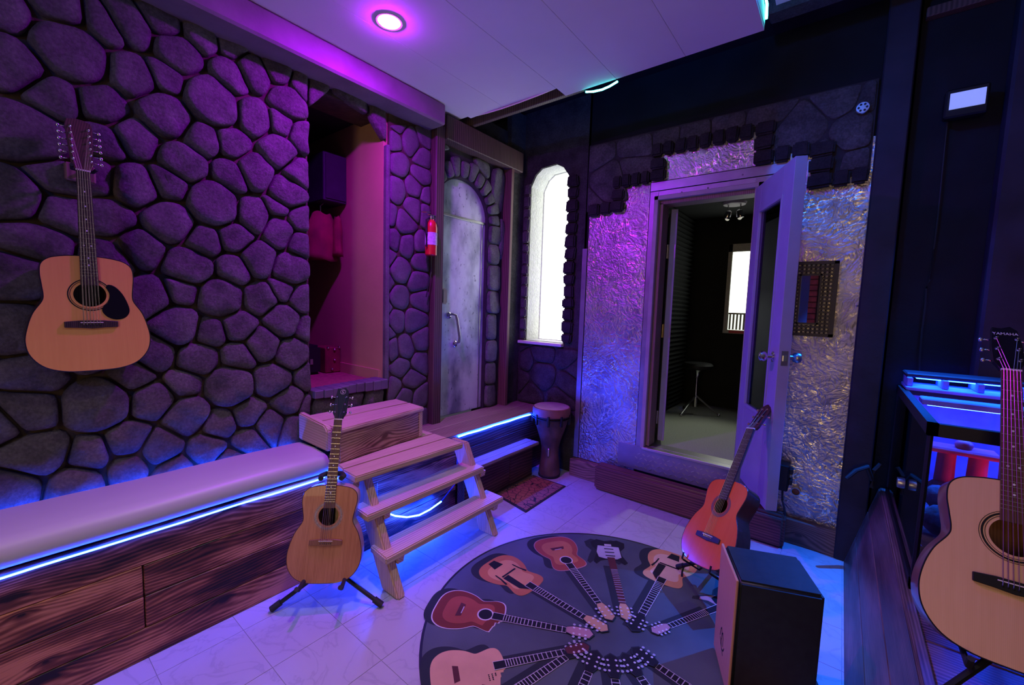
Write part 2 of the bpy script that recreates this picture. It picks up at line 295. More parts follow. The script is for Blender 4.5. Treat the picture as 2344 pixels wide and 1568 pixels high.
# ------------------------------------------------------------------ mesh helpers
class MB:
    def __init__(s): s.v = []; s.f = []; s.m = []
    def add(s, vs, fs, mi=0):
        o = len(s.v); s.v += [Vector(q) for q in vs]; s.f += [tuple(i+o for i in f) for f in fs]; s.m += [mi]*len(fs); return s
    def box(s, lo, hi, mi=0, T=None):
        x0, y0, z0 = lo; x1, y1, z1 = hi
        vs = [Vector(q) for q in ((x0,y0,z0),(x1,y0,z0),(x1,y1,z0),(x0,y1,z0),(x0,y0,z1),(x1,y0,z1),(x1,y1,z1),(x0,y1,z1))]
        if T is not None: vs = [T @ q for q in vs]
        return s.add(vs, [(0,3,2,1),(4,5,6,7),(0,1,5,4),(1,2,6,5),(2,3,7,6),(3,0,4,7)], mi)
    def prism(s, pts, d0, d1, fn, mi=0):
        """2-D outline (counter-clockwise) extruded from d0 to d1 through fn(u, v, d)"""
        n = len(pts); vs = [fn(u, v, d0) for u, v in pts]+[fn(u, v, d1) for u, v in pts]
        return s.add(vs, [tuple(range(n-1, -1, -1)), tuple(range(n, 2*n))]+[(i, (i+1) % n, n+(i+1) % n, n+i) for i in range(n)], mi)
    def sheet(s, pts, d, fn, mi=0): return s.add([fn(u, v, d) for u, v in pts], [tuple(range(len(pts)))], mi)
    def lathe(s, prof, c=(0,0,0), n=24, mi=0, T=None, cap=True):
        vs = []; c = Vector(c)
        for r, z in prof:
            for k in range(n):
                a = 2*math.pi*k/n; q = Vector((r*math.cos(a), r*math.sin(a), z)); vs.append((T @ q if T is not None else q)+c)
        fs = [(j*n+k, j*n+(k+1) % n, (j+1)*n+(k+1) % n, (j+1)*n+k) for j in range(len(prof)-1) for k in range(n)]
        if cap: fs += [tuple(range(n-1, -1, -1)), tuple((len(prof)-1)*n+k for k in range(n))]
        return s.add(vs, fs, mi)
    def tube(s, pts, r, n=8, mi=0, cap=True):
        pts = [Vector(p) for p in pts]; vs = []; up = Vector((0, 0, 1)); m = len(pts)
        for i, p in enumerate(pts):
            t = (pts[min(i+1, m-1)]-pts[max(i-1, 0)]).normalized()
            a = t.cross(up)
            if a.length < .05: a = t.cross(Vector((1, 0, 0)))
            a.normalize(); b2 = t.cross(a); rr = r[i] if isinstance(r, (list, tuple)) else r
            vs += [p+(a*math.cos(2*math.pi*k/n)+b2*math.sin(2*math.pi*k/n))*rr for k in range(n)]
        fs = [(j*n+k, j*n+(k+1) % n, (j+1)*n+(k+1) % n, (j+1)*n+k) for j in range(m-1) for k in range(n)]
        if cap: fs += [tuple(range(n-1, -1, -1)), tuple((m-1)*n+k for k in range(n))]
        return s.add(vs, fs, mi)
    def ball(s, c, r, n=10, mi=0, sc=(1, 1, 1), T=None):
        prof = [(max(.001, math.sin(math.pi*k/6))*r, -math.cos(math.pi*k/6)*r) for k in range(7)]
        S = Matrix.Diagonal(sc)
        return s.lathe(prof, c, n, mi, T=(T @ S if T is not None else S))
    def build(s, name, mat, parent=None, smooth=False, bevel=0, local=False, center=True, seg=1):
        vs = s.v; c = Vector((0, 0, 0))
        if center and not local:
            lo = [min(q[i] for q in vs) for i in range(3)]; hi = [max(q[i] for q in vs) for i in range(3)]
            c = Vector([(lo[i]+hi[i])/2 for i in range(3)])
            if parent is None: c.z = lo[2]
        me = bpy.data.meshes.new(name); me.from_pydata([tuple(q-c) for q in vs], [], s.f)
        mats = mat if isinstance(mat, (list, tuple)) else [mat]
        for q in mats: me.materials.append(M[q] if isinstance(q, str) else q)
        if len(mats) > 1: me.polygons.foreach_set('material_index', s.m)
        if bevel:
            bm = bmesh.new(); bm.from_mesh(me)
            bmesh.ops.recalc_face_normals(bm, faces=bm.faces)
            bmesh.ops.bevel(bm, geom=list(bm.edges), offset=bevel, segments=seg, affect='EDGES', clamp_overlap=True)
            bm.to_mesh(me); bm.free()
        else:
            bm = bmesh.new(); bm.from_mesh(me); bmesh.ops.recalc_face_normals(bm, faces=bm.faces); bm.to_mesh(me); bm.free()
        if smooth:
            me.polygons.foreach_set('use_smooth', [True]*len(me.polygons))
            if smooth != 'all': me.set_sharp_from_angle(angle=R(38))
        me.update()
        return put(name, me, parent, c, local)
def put(name, me, parent=None, loc=(0, 0, 0), local=False):
    o = bpy.data.objects.new(name, me); COL.objects.link(o); o.location = loc
    if parent is not None:
        o.parent = parent
        if not local:
            mwp = parent.matrix_basis.copy(); q = parent.parent; pi = parent.matrix_parent_inverse.copy()
            W = wmat(parent); o.matrix_parent_inverse = W.inverted()
    return o
def wmat(o):
    if o.parent is None: return o.matrix_basis.copy()
    return wmat(o.parent) @ o.matrix_parent_inverse @ o.matrix_basis
def tag(o, label, cat, group=None):
    o['label'] = label; o['category'] = cat
    if group: o['group'] = group
    return o
def thing(name, label, cat, loc=(0, 0, 0), group=None):
    o = bpy.data.objects.new(name, None); COL.objects.link(o); o.location = loc; o.empty_display_size = .05
    return tag(o, label, cat, group)
def struct(o, label=None):
    o['kind'] = 'structure'
    if label: o['label'] = label
    return o
def bx(lo, hi): return MB().box(lo, hi)
def ident(u, v, d): return Vector((u, v, d))
def fx(X0): return lambda u, v, d: Vector((X0+d, u, v))       # plane facing +X: u = Y, v = Z
def fy(Y0): return lambda u, v, d: Vector((u, Y0-d, v))       # plane facing -Y: u = X, v = Z
def text_mesh(name, s, size, mat, parent, T, depth=.0006):
    cu = bpy.data.curves.new(name, 'FONT'); cu.body = s; cu.size = size; cu.extrude = depth; cu.align_x = 'CENTER'; cu.align_y = 'CENTER'
    to = bpy.data.objects.new(name, cu); COL.objects.link(to); dg = bpy.context.evaluated_depsgraph_get()
    me = bpy.data.meshes.new_from_object(to.evaluated_get(dg)); bpy.data.objects.remove(to)
    me.transform(T); me.materials.clear(); me.materials.append(M[mat]); return put(name, me, parent, (0, 0, 0), True)

# ---- polygons for laid stone
def clip(poly, p, n):
    out = []
    for i, a in enumerate(poly):
        b = poly[(i+1) % len(poly)]; da = (a-p).dot(n); db = (b-p).dot(n)
        if da <= 0: out.append(a)
        if da*db < 0: out.append(a+(b-a)*(da/(da-db)))
    return out
def area(poly): return .5*sum(a.x*poly[(i+1) % len(poly)].y-a.y*poly[(i+1) % len(poly)].x for i, a in enumerate(poly))
def power_cells(seeds, bounds):
    """seeds (u, v, radius); bounds = convex polygon"""
    out = []
    for i, (u, v, r) in enumerate(seeds):
        poly = [Vector(q) for q in bounds]; a = Vector((u, v))
        for j, (u2, v2, r2) in enumerate(seeds):
            if i == j: continue
            b = Vector((u2, v2)); d = b-a; L = d.length
            if L > 1.3 or L < 1e-6: continue
            t = (L*L+r*r-r2*r2)/(2*L); poly = clip(poly, a+d*(t/L), d/L)
            if len(poly) < 3: break
        if len(poly) >= 3 and abs(area(poly)) > .0008: out.append(poly)
    return out
def inset(poly, g):
    if area(poly) < 0: poly = poly[::-1]
    res = list(poly)
    for i, a in enumerate(poly):
        b = poly[(i+1) % len(poly)]; e = (b-a)
        if e.length < 1e-5: continue
        n = Vector((e.y, -e.x)).normalized(); res = clip(res, a-n*g, n)
        if len(res) < 3: return []
    return res
def resample(poly, n):
    L = [(poly[(i+1) % len(poly)]-p).length for i, p in enumerate(poly)]; T = sum(L); out = []; i = 0; acc = 0
    for k in range(n):
        t = T*k/n
        while acc+L[i] < t and i < len(poly)-1: acc += L[i]; i += 1
        out.append(poly[i].lerp(poly[(i+1) % len(poly)], (t-acc)/max(L[i], 1e-9)))
    return out
def lay_stone(poly, fn, parent, mat, relief=.05, gap=.01, n=26, name='stone', rough=.010, smooth_it=2, flat=False):
    q = inset(poly, gap)
    if len(q) < 3 or abs(area(q)) < .0003: return None
    ring = resample(q, n)
    for _ in range(smooth_it): ring = [(ring[i-1]+ring[i]*2+ring[(i+1) % n])/4 for i in range(n)]
    c = sum(ring, Vector((0, 0)))/n; rr = math.sqrt(abs(area(ring))/math.pi); rel = relief*min(1.15, .55+rr*4)*rng.uniform(.85, 1.12)
    tx, ty = rng.uniform(-.12, .12), rng.uniform(-.12, .12); sd = rng.uniform(0, 50)
    levels = [(1.0, -.25), (.995, .35), (.94, .78), (.78, .97), (.45, 1.05)] if not flat else [(1.0, -.4), (.99, .7), (.95, 1.0), (.6, 1.04)]
    vs = []; fs = []
    for s_, h in levels:
        for p in ring:
            w = p-c; k = 1+rough*3*noise.noise(Vector((p.x*9+sd, p.y*9, s_*2)))
            u, v = c+w*s_*k
            hh = rel*h+(rough*noise.noise(Vector((u*14+sd, v*14, 3)))+ (w.x*tx+w.y*ty)*s_)*(1 if h > .3 else 0)*min(1, relief/.03)
            vs.append(fn(u, v, hh))
    vs.append(fn(c.x, c.y, rel*1.06)); nl = len(levels)
    for j in range(nl-1):
        fs += [(j*n+k, j*n+(k+1) % n, (j+1)*n+(k+1) % n, (j+1)*n+k) for k in range(n)]
    fs += [((nl-1)*n+k, (nl-1)*n+(k+1) % n, nl*n) for k in range(n)]
    return MB().add(vs, fs).build(name, mat, parent, smooth='all')
def block(fn, u0, u1, v0, v1, d, parent, mat, name='brick', jit=.006):
    """one uneven hand-formed block"""
    j = lambda: rng.uniform(-jit, jit)
    p = [Vector((u0+j(), v0+j())), Vector((u1+j(), v0+j())), Vector((u1+j(), v1+j())), Vector((u0+j(), v1+j()))]
    m = MB().prism([tuple(q) for q in p], -.004, d*rng.uniform(.8, 1.15), fn)
    return m.build(name, mat, parent, bevel=min(.012, d*.35), seg=2, smooth=True)

# ================================================================== STRUCTURE
XW = -2.5                                    # face of the stone wall
YM = 3.28                                    # face of the metal-clad booth
# ---- floor of vinyl tiles
floor = struct(bx((-3.0, -3.0, -.08), (2.0, 3.6, -.002)).build('floor', 'grout'))
ts = .305; tile_me = None
for i in range(-8, 1):
    for j in range(0, 11):
        x = .115+i*ts; y = .06+j*ts
        if tile_me is None:
            t = bx((0, 0, -.002), (ts-.0018, ts-.0018, 0)).build('tile', 'tile', floor, bevel=.0006); tile_me = t.data; t.location = (x+ts/2, y+ts/2, -.001)
        else: put('tile', tile_me, floor, (x+ts/2, y+ts/2, -.001))
# ---- left wall with alcove opening
AL0, AL1, AZ0, AZ1 = 1.235, 1.745, .945, 2.74
m = MB().box((-2.8, -1.2, 0), (-2.545, AL0, 3.1)).box((-2.8, AL0, 0), (-2.545, AL1, AZ0-.03)).box((-2.8, AL0, AZ1), (-2.545, AL1, 3.1))
m.box((-2.8, AL1+.03, 0), (-2.515, 2.16, 3.1))
wall_left = struct(m.build('wall_left', 'mortar'), 'rough stone wall with an arched alcove opening')
def wseed(lst, X=XW):
    out = []
    for q in lst:
        x, y, rx, ry = q; p = onx(x, y, X); a = onx(x+rx, y, X); b = onx(x, y+ry, X)
        out.append((p.y, p.z, math.sqrt(abs(a.y-p.y)*abs(b.z-p.z))*.75))
    return out
S1 = [(60,60,110,90),(380,40,240,50),(690,150,80,120),(830,150,110,150),(1060,120,110,110),(1290,210,110,90),(1500,270,80,70),(450,310,270,230),(90,390,150,220),(1150,330,190,100),
 (860,470,105,160),(1070,480,90,85),(1490,470,80,110),(1640,450,75,140),(1800,440,80,80),(1950,540,70,80),(350,600,155,110),(660,670,160,100),(1370,640,190,190),(1080,730,150,180),
 (1860,650,130,90),(1650,750,75,150),(1820,790,80,80),(1940,870,55,130),(180,850,240,200),(860,870,110,140),(680,890,110,110),(1300,890,110,110),(1500,920,100,90),(1800,960,100,130),
 (1640,1090,90,160),(1190,1040,190,110),(1490,1110,100,110),(870,1190,130,170),(1920,1100,70,90),(1090,1170,110,90),(360,1140,110,90),(630,1130,80,120),(120,1250,150,180),(1380,1300,180,170),
 (1650,1380,80,140),(1850,1230,130,90),(1790,1335,60,35),(1940,1410,55,90),(370,1340,110,110),(720,1390,120,100),(1090,1420,150,160),(1800,1470,100,100)]
S1 = [(x/2.8, y/2.8, a/2.8, b/2.8) for x, y, a, b in S1]
S1 += [(x, y, 36, 26) for x, y in ((85,550),(470,552),(543,546))]+[(322,566,40,46),(592,593,30,48),(694,553,18,22),(262,590,36,30)]
S2 = [(1070,170,160,90),(1325,185,80,75),(1640,195,110,75),(120,230,120,90),(840,340,75,140),(1030,305,60,45),(1250,350,145,110),(1475,360,60,110),(1605,300,60,45),(1710,350,50,110),
 (1010,510,110,150),(1180,540,80,70),(1360,510,95,85),(1595,480,90,120),(1720,525,30,60),(1480,600,80,120),(880,660,80,130),(1110,690,150,70),(1355,670,75,55),(1650,655,110,70),(130,530,110,180),
 (220,780,150,80),(750,780,80,70),(1300,850,130,130),(1540,820,110,80),(1040,820,75,50),(870,930,90,125),(550,950,220,150),(170,990,150,105),(1060,1020,110,140),(1630,930,80,105),(1740,800,40,100),
 (1415,1000,90,70),(1240,1060,90,70),(1525,1060,80,95),(20,1060,50,70),(730,1160,120,110),(215,1240,180,130),(510,1240,105,90),(910,1190,105,110),(1165,1200,135,50),(1405,1150,75,60),(730,1300,90,60),
 (430,1390,190,60),(70,1420,110,130),(1650,1070,50,60),(1000,1330,120,60),(450,420,120,120),(480,650,120,120),(1300,1290,120,60),(1740,960,40,60)]
S1 += [(x/2.45, 540+y/2.45, a/2.45, b/2.45) for x, y, a, b in S2]
seeds = wseed(S1)
for k in range(9):                           # the wall goes on to the left of the frame
    for l in range(4): seeds.append((-.16-l*.27+rng.uniform(-.07, .07), .6+k*.27+rng.uniform(-.07, .07), .12))
for k in range(6): seeds.append((rng.uniform(0, .6)+k*.12-.1, 2.93, .1))
for poly in power_cells(seeds, [(-1.15, .5), (AL0, .5), (AL0, 2.83), (-1.15, 2.83)]):
    lay_stone(poly, fx(-2.545), wall_left, 'stone', relief=.05, gap=.0045, smooth_it=1, rough=.015)
for poly in ([(1.235,2.60),(1.37,2.755),(1.37,2.83),(1.235,2.83)], [(1.37,2.755),(1.63,2.70),(1.63,2.83),(1.37,2.83)], [(1.63,2.70),(1.76,2.56),(1.76,2.83),(1.63,2.83)],
             [(1.235,.5),(1.40,.5),(1.44,.80),(1.40,.90),(1.235,.90)], [(1.40,.5),(1.52,.5),(1.56,.70),(1.44,.80)], [(1.40,.90),(1.44,.80),(1.56,.70),(1.60,.90)], [(1.52,.5),(1.745,.5),(1.745,.93),(1.60,.90),(1.56,.70)]):
    lay_stone([Vector(q) for q in poly], fx(-2.545), wall_left, 'stone', relief=.046, gap=.006, smooth_it=1)
SB = [(906,275),(945,326),(976,315),(897,320),(970,360),(911,374),(967,404),(906,432),(953,430),(979,449),(951,475),(976,483),(889,494),(928,511),(897,547),(937,561),(962,564),(883,584),(917,619),(965,591),
 (960,650),(913,681),(965,683),(880,650),(880,711),(902,731),(951,734),(880,756),(965,779),(897,804),(930,798),(878,812),(917,840),(963,829),(945,868),(897,885),(931,911),(962,911),(880,883),(930,960),(970,960)]
sb = [(onx(x, y, XW).y, onx(x, y, XW).z, .08) for x, y in SB]
for poly in power_cells(sb, [(1.775, .5), (2.15, .5), (2.15, 2.83), (1.775, 2.70)]):
    lay_stone(poly, fx(-2.515), wall_left, 'stone_flat', relief=.016, gap=.0045, rough=.003, flat=True)
# alcove: lip, jamb strip, inside walls, carpeted floor
struct(MB().box((-2.53, AL1-.002, AZ0), (-2.485, AL1+.028, 2.56)).build('trim_1', 'stone_flat', bevel=.008), 'upright painted trim at the alcove edge')
wa = MB().box((-3.9, .55, AZ0-.06), (-2.56, 1.75, AZ0)).build('floor_alcove', 'closet_floor'); struct(wa, 'raised red carpeted alcove floor')
m = MB()
for k in range(9):
    y0 = AL0+k*(AL1-AL0)/9; y1 = y0+(AL1-AL0)/9; d = .012*math.sin(k*1.1)+.01*(k/9)
    m.box((-2.60, y0, AZ0-.045), (-2.475+d, y1, AZ0+.004+.02*(k/9)))
struct(m.build('trim_2', 'sill', bevel=.004), 'uneven painted lip along the alcove floor')
struct(MB().box((-3.9, AL1, AZ0), (-2.53, 1.80, 2.95)).build('wall_alcove', 'closet_wall'), 'tan plastered inside wall of the alcove')
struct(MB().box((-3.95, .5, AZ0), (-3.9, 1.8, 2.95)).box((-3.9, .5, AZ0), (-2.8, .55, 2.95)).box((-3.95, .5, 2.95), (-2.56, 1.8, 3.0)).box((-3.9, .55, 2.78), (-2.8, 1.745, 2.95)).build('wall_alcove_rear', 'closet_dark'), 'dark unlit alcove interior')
struct(MB().box((-2.62, AL1-.004, AZ0), (-2.55, AL1+.0, AZ0+.07)).box((-3.2, AL1-.012, AZ0), (-2.56, AL1, AZ0+.075)).build('baseboard_alcove', 'closet_wall'), 'low skirting along the tan alcove wall')
# ---- wall with the arched door
DY0, DY1, DZ0, SPR, ARC = 2.215, 2.84, .56, 2.22, 2.5275
rad = (DY1-DY0)/2
m = MB(); pts = []
for k in range(25):
    a = math.pi*k/24; pts.append((ARC-rad*math.cos(a), SPR+rad*math.sin(a)))
top = [(2.16, 3.1), (2.16, SPR)]+pts+[(3.3, SPR), (3.3, 3.1)]
m.prism(top[::-1], -.15, 0, fx(-2.545)).box((-2.695, DY1, .4), (-2.545, 3.32, SPR)).box((-2.695, 2.16, .4), (-2.545, DY0, SPR))
wall_arch = struct(m.build('wall_arch', 'mortar_flat'), 'grey stone wall around the arched metal door')
for k in range(13):                                                             # voussoirs
    a0 = math.pi*(k/13); a1 = math.pi*((k+1)/13); ro = rad+(.17 if k % 2 else .145); ri = rad+.004
    pl = [Vector((ARC-r*math.cos(a), SPR+r*math.sin(a))) for a, r in ((a1, ri), ((a0+a1)/2, ri), (a0, ri), (a0, ro), ((a0+a1)/2, ro), (a1, ro))]
    pl = clip(pl, Vector((2.235, 0)), Vector((-1, 0))); pl = clip(pl, Vector((0, 2.75)), Vector((0, 1)))
    if len(pl) > 2: lay_stone(pl, fx(-2.545), wall_arch, 'stone_grey', relief=.035, gap=.006, rough=.004, n=18, smooth_it=1)
z = DZ0
while z < SPR-.05:                                                              # jamb stones beside the door
    h = rng.uniform(.17, .27); wd = rng.uniform(.13, .19)
    lay_stone([Vector(q) for q in ((DY1+.005, z), (DY1+wd, z-.01), (DY1+wd, min(SPR, z+h)+.01), (DY1+.005, min(SPR, z+h)))], fx(-2.545), wall_arch, 'stone_grey', relief=.03, gap=.006, n=18, smooth_it=1); z += h
for poly in ([(2.86,2.42),(3.05,2.3),(3.05,2.74),(2.86,2.74)], [(3.0,1.9),(3.06,1.9),(3.06,2.3),(2.98,2.34)], [(2.24,2.66),(2.38,2.72),(2.36,2.75),(2.24,2.75)], [(2.62,2.70),(2.84,2.58),(2.86,2.75),(2.60,2.75)]):
    lay_stone([Vector(q) for q in poly], fx(-2.545), wall_arch, 'stone_grey', relief=.025, gap=.006, n=18)
z = DZ0
while z < 2.3:                                                                  # ragged edge between post and door
    h = rng.uniform(.05, .12); lay_stone([Vector(q) for q in ((2.236, z), (2.252+rng.uniform(0, .012), z), (2.250+rng.uniform(0, .015), z+h), (2.236, z+h))], fx(-2.545), wall_arch, 'stone_grey', relief=.03, gap=.001, n=12, smooth_it=0, rough=.003); z += h
struct(MB().box((-2.56, 2.15, .55), (-2.455, 2.238, 2.83)).build('trim_3', 'brown', bevel=.006), 'dark timber post between the stone wall and the arched door')
struct(MB().box((-2.56, 2.238, 2.745), (-2.44, 3.2, 2.92)).build('trim_4', 'brown', bevel=.006), 'dark timber header above the stone arch')
struct(MB().box((-2.56, 3.045, .55), (-2.455, 3.085, 2.75)).build('trim_5', 'trim_red', bevel=.004), 'thin reddish upright trim near the room corner')
struct(MB().box((-2.56, 3.085, .55), (-2.50, 3.30, 3.3)).build('trim_6', 'rock_dark', bevel=.004), 'dark corner panel beside the arched door')
# arched door
d1 = bpy.data.objects.new('door_1', None); COL.objects.link(d1); d1.location = (-2.58, ARC, DZ0); struct(d1, 'arched galvanised metal door with a tubular pull handle')
MB().box((-2.62, DY0, DZ0), (-2.575, DY1, SPR)).build('door_leaf', 'galv', d1, bevel=.004)
MB().prism([(DY0, SPR+.012), (DY1, SPR+.012)]+[(ARC+rad*math.cos(math.pi*k/20), SPR+.012+(rad-.012)*math.sin(math.pi*k/20)) for k in range(1, 20)], -.04, 0, fx(-2.575)).build('arch_panel', 'galv', d1, bevel=.003)
MB().box((-2.58, DY0, SPR-.006), (-2.568, DY1, SPR+.016)).build('seam_strip', 'steel', d1, bevel=.002)
MB().box((-2.58, DY1-.05, DZ0), (-2.569, DY1-.044, SPR)).build('edge_strip', 'steel', d1)
hp = onx(1030, 722, -2.56); hq = onx(1040, 785, -2.56)
MB().tube([(-2.575, hp.y, hp.z), (-2.535, hp.y+.002, hp.z+.012), (-2.52, hp.y+.03, hp.z+.004), (-2.515, hp.y+.043, hp.z-.04), (-2.515, hq.y+.015, hq.z+.05), (-2.52, hq.y+.015, hq.z+.01), (-2.575, hq.y+.02, hq.z-.01)], .011, 10).build('pull_handle', 'steel', d1, smooth=True)
for q in ((hp.y, hp.z), (hq.y+.018, hq.z-.01)): MB().lathe([(.026, 0), (.026, .006), (.016, .012)], (-2.575, q[0], q[1]), 16, T=Matrix.Rotation(R(90), 3, 'Y')).build('handle_rose', 'chrome', d1, smooth=True)
kp = onx(1014, 675, -2.56); MB().box((-2.575, kp.y-.03, kp.z-.075), (-2.535, kp.y+.035, kp.z+.055)).build('keypad_lock', 'steel', d1, bevel=.012, seg=2)
# ---- window wall
WX0, WX1, WZ0 = -2.425, -1.995, 1.175; YW = 3.30
wpoly = [(WX0, WZ0), (WX1, WZ0), (WX1, 2.66), (-2.07, 2.765), (-2.14, 2.80), (-2.30, 2.79), (-2.37, 2.74), (WX0, 2.64)]
m = MB().box((-2.9, YW, .0), (WX0, YW+.25, 3.35)).box((WX1, YW, .0), (-1.80, YW+.25, 3.35)).box((WX0, YW, 0), (WX1, YW+.25, WZ0))
m.prism([(WX0, 2.64), (-2.37, 2.74), (-2.30, 2.79), (-2.14, 2.80), (-2.07, 2.765), (WX1, 2.66), (WX1, 3.35), (WX0, 3.35)], -.25, 0, fy(YW))
wall_window = struct(m.build('wall_window', 'rock_dark'), 'dark painted wall with a narrow arched window')
w1 = bpy.data.objects.new('window_1', None); COL.objects.link(w1); w1.location = (-2.21, YW+.1, WZ0); struct(w1, 'narrow chamfer-topped window glowing with white daylight')
m = MB(); n_ = len(wpoly)
for i in range(n_):
    a, b = [(-2.21+(q[0]+2.21)*.985, 1.98+(q[1]-1.98)*.996) for q in (wpoly[i], wpoly[(i+1) % n_])]; m.add([(a[0], YW+.015, a[1]), (b[0], YW+.015, b[1]), (b[0], YW+.248, b[1]), (a[0], YW+.248, a[1])], [(0, 1, 2, 3)])
m.build('reveal', 'plaster', w1)
MB().sheet(wpoly, 0, fy(YW+.245)).build('pane', 'day', w1)
fr = MB()
for i in range(n_):
    a, b = Vector((wpoly[i][0], YW+.23, wpoly[i][1])), Vector((wpoly[(i+1) % n_][0], YW+.23, wpoly[(i+1) % n_][1])); fr.tube([a, b], .011, 6)
fr.build('window_frame', 'plaster', w1)
MB().box((WX0-.06, YW-.05, WZ0-.028), (WX1+.01, YW+.14, WZ0)).build('window_sill', 'bone', w1, bevel=.005)
z = WZ0
while z < 2.6:
    h = rng.uniform(.085, .125); block(fy(YW), WX0-.05, WX0+.016, z+.004, z+h-.004, .035, wall_window, 'brick_win_lit'); z += h  # daylit side: the daylight is put into a paler brick colour
z = WZ0
while z < 2.62:
    h = rng.uniform(.085, .125); block(fy(YW), WX1-.006, WX1+.10, z+.004, z+h-.004, .04, wall_window, 'brick_dark', jit=.01); z += h  # backlit side: the silhouette shade is put into a darker brick colour
ws = [(onx(0, 0, -1).y, 0, 0)][:0]+[(-2.42, .98, .1), (-2.2, 1.08, .12), (-1.95, 1.05, .1), (-2.47, .78, .1), (-2.2, .86, .13), (-1.93, .82, .1), (-2.33, .66, .1), (-2.02, .66, .1), (-2.5, 1.12, .08), (-1.86, .95, .08)]
for poly in power_cells(ws, [(-2.495, .56), (-1.81, .56), (-1.81, 1.135), (-2.495, 1.135)]): lay_stone(poly, fy(YW), wall_window, 'rock_dark', relief=.018, gap=.005, rough=.003, flat=True)
# ---- booth wall: black upper part, rock band, sheet metal
OX0, OX1, OZ0, OZ1 = -1.165, -.53, .405, 2.335
m = MB().box((-1.82, YM+.02, 0), (OX0-.05, YM+.14, 3.35)).box((OX1+.05, YM+.02, 0), (.22, YM+.14, 3.35)).box((OX0-.05, YM+.02, OZ1+.05), (OX1+.05, YM+.14, 3.35)).box((OX0-.05, YM+.02, 0), (OX1+.05, YM+.14, OZ0-.02))
wall_booth = struct(m.build('wall_booth', 'black_wall'), 'black painted front wall of the sound booth')
F = fy(YM+.02)
def panel(pts, d, mat, name='metal_sheet'): return MB().prism(pts, 0, d, F).build(name, mat, wall_booth, bevel=.0012)
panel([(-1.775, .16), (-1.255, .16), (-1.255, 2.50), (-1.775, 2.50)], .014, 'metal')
panel([(-1.825, .16), (-1.780, .16), (-1.780, 2.02), (-1.825, 2.02)], .020, 'metal_plain', 'edge_strip')
panel([(-1.25, .395), (-1.185, .395), (-1.185, 2.42), (-1.25, 2.42)], .020, 'metal_plain', 'casing')
panel([(-1.25, 2.425), (-.36, 2.425), (-.36, 2.49), (-1.25, 2.49)], .020, 'metal_plain', 'casing')
panel([(-1.185, 2.36), (OX1+.07, 2.36), (OX1+.07, 2.42), (-1.185, 2.42)], .016, 'metal_plain', 'casing')
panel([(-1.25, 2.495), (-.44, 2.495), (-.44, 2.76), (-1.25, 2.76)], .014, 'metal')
panel([(-.435, 2.43), (-.385, 2.43), (-.385, 2.76), (-.435, 2.76)], .018, 'metal_plain', 'edge_strip')
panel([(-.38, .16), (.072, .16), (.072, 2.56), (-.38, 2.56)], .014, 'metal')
panel([(OX1+.0, .405), (-.385, .405), (-.385, 2.42), (OX1+.0, 2.42)], .018, 'metal_plain', 'casing')
panel([(-1.40, .195), (-.385, .195), (-.385, .395), (-1.40, .395)], .018, 'metal_plain', 'kick_plate')
m = MB()
for i in range(22):
    for j in range(4):
        cx, cz = -1.24+i*.04+(j % 2)*.02, .225+j*.036; s_ = .012 if (i+j) % 2 else -.012
        m.prism([(cx-.010, cz-s_*.5-.003), (cx+.010, cz+s_*.5-.003), (cx+.010, cz+s_*.5+.003), (cx-.010, cz-s_*.5+.003)], .017, .0215, F)
m.build('tread_pattern', 'alu', wall_booth)
for px, py in ((1370,560),(1368,700),(1352,880),(1345,1000),(1470,560),(1466,760),(1462,900),(1620,430),(1560,440),(1700,400),(1980,480),(1962,700),(1940,960)):
    q = ony(px, py, YM); MB().ball((q.x, YM+.002, q.z), .006, 8).build('screw', 'steel', wall_booth, smooth='all')
# rock band with a stepped row of blocks
rb = [(-1.80, 2.88), (-1.80, 2.33), (-1.50, 2.36), (-1.50, 2.53), (-1.19, 2.55), (-1.19, 2.72), (-.51, 2.72), (-.51, 2.54), (-.20, 2.54), (-.20, 2.34), (.06, 2.34), (.06, 2.88)]
MB().prism(rb, 0, .022, F).build('render_coat', 'mortar_flat', wall_booth)
slabs = [(-1.72, 2.80, .12), (-1.62, 2.55, .15), (-1.38, 2.82, .12), (-1.40, 2.62, .1), (-1.15, 2.84, .1), (-.95, 2.83, .1), (-.72, 2.84, .1), (-.48, 2.82, .13), (-.30, 2.68, .14), (-.12, 2.82, .12), (-.02, 2.60, .13), (-.16, 2.48, .1), (.05, 2.78, .1), (.0, 2.45, .09), (-1.75, 2.42, .1)]
def prof(x):
    for x0, x1, zz in ((-9, -1.455, 2.375), (-1.455, -1.135, 2.565), (-1.135, -.55, 2.745), (-.55, -.24, 2.565), (-.24, 9, 2.375)):
        if x0 <= x < x1: return zz
for poly in power_cells(slabs, [(-1.795, 2.30), (.055, 2.30), (.055, 2.875), (-1.795, 2.875)]):
    c = sum(poly, Vector((0, 0)))/len(poly); zz = max(prof(c.x-.08), prof(c.x+.08)); q = clip(poly, Vector((0, zz)), Vector((0, -1)))
    if len(q) > 2: lay_stone(q, lambda u, v, d: F(u, v, d+.022), wall_booth, 'rock_slab', relief=.012, gap=.003, rough=.004, flat=True, smooth_it=1)
def brow(x0, x1, z, hh=.095):
    n = max(1, round((x1-x0)/.088)); s_ = (x1-x0)/n
    for i in range(n): block(lambda u, v, d: F(u, v, d+.02), x0+i*s_+.003, x0+(i+1)*s_-.003, z, z+hh, .045, wall_booth, 'brick_dark', jit=.005)
def bcol(x0, x1, z0, z1):
    n = max(1, round((z1-z0)/.095)); s_ = (z1-z0)/n
    for i in range(n): block(lambda u, v, d: F(u, v, d+.02), x0, x1, z0+i*s_+.003, z0+(i+1)*s_-.003, .05, wall_booth, 'brick_dark', jit=.005)
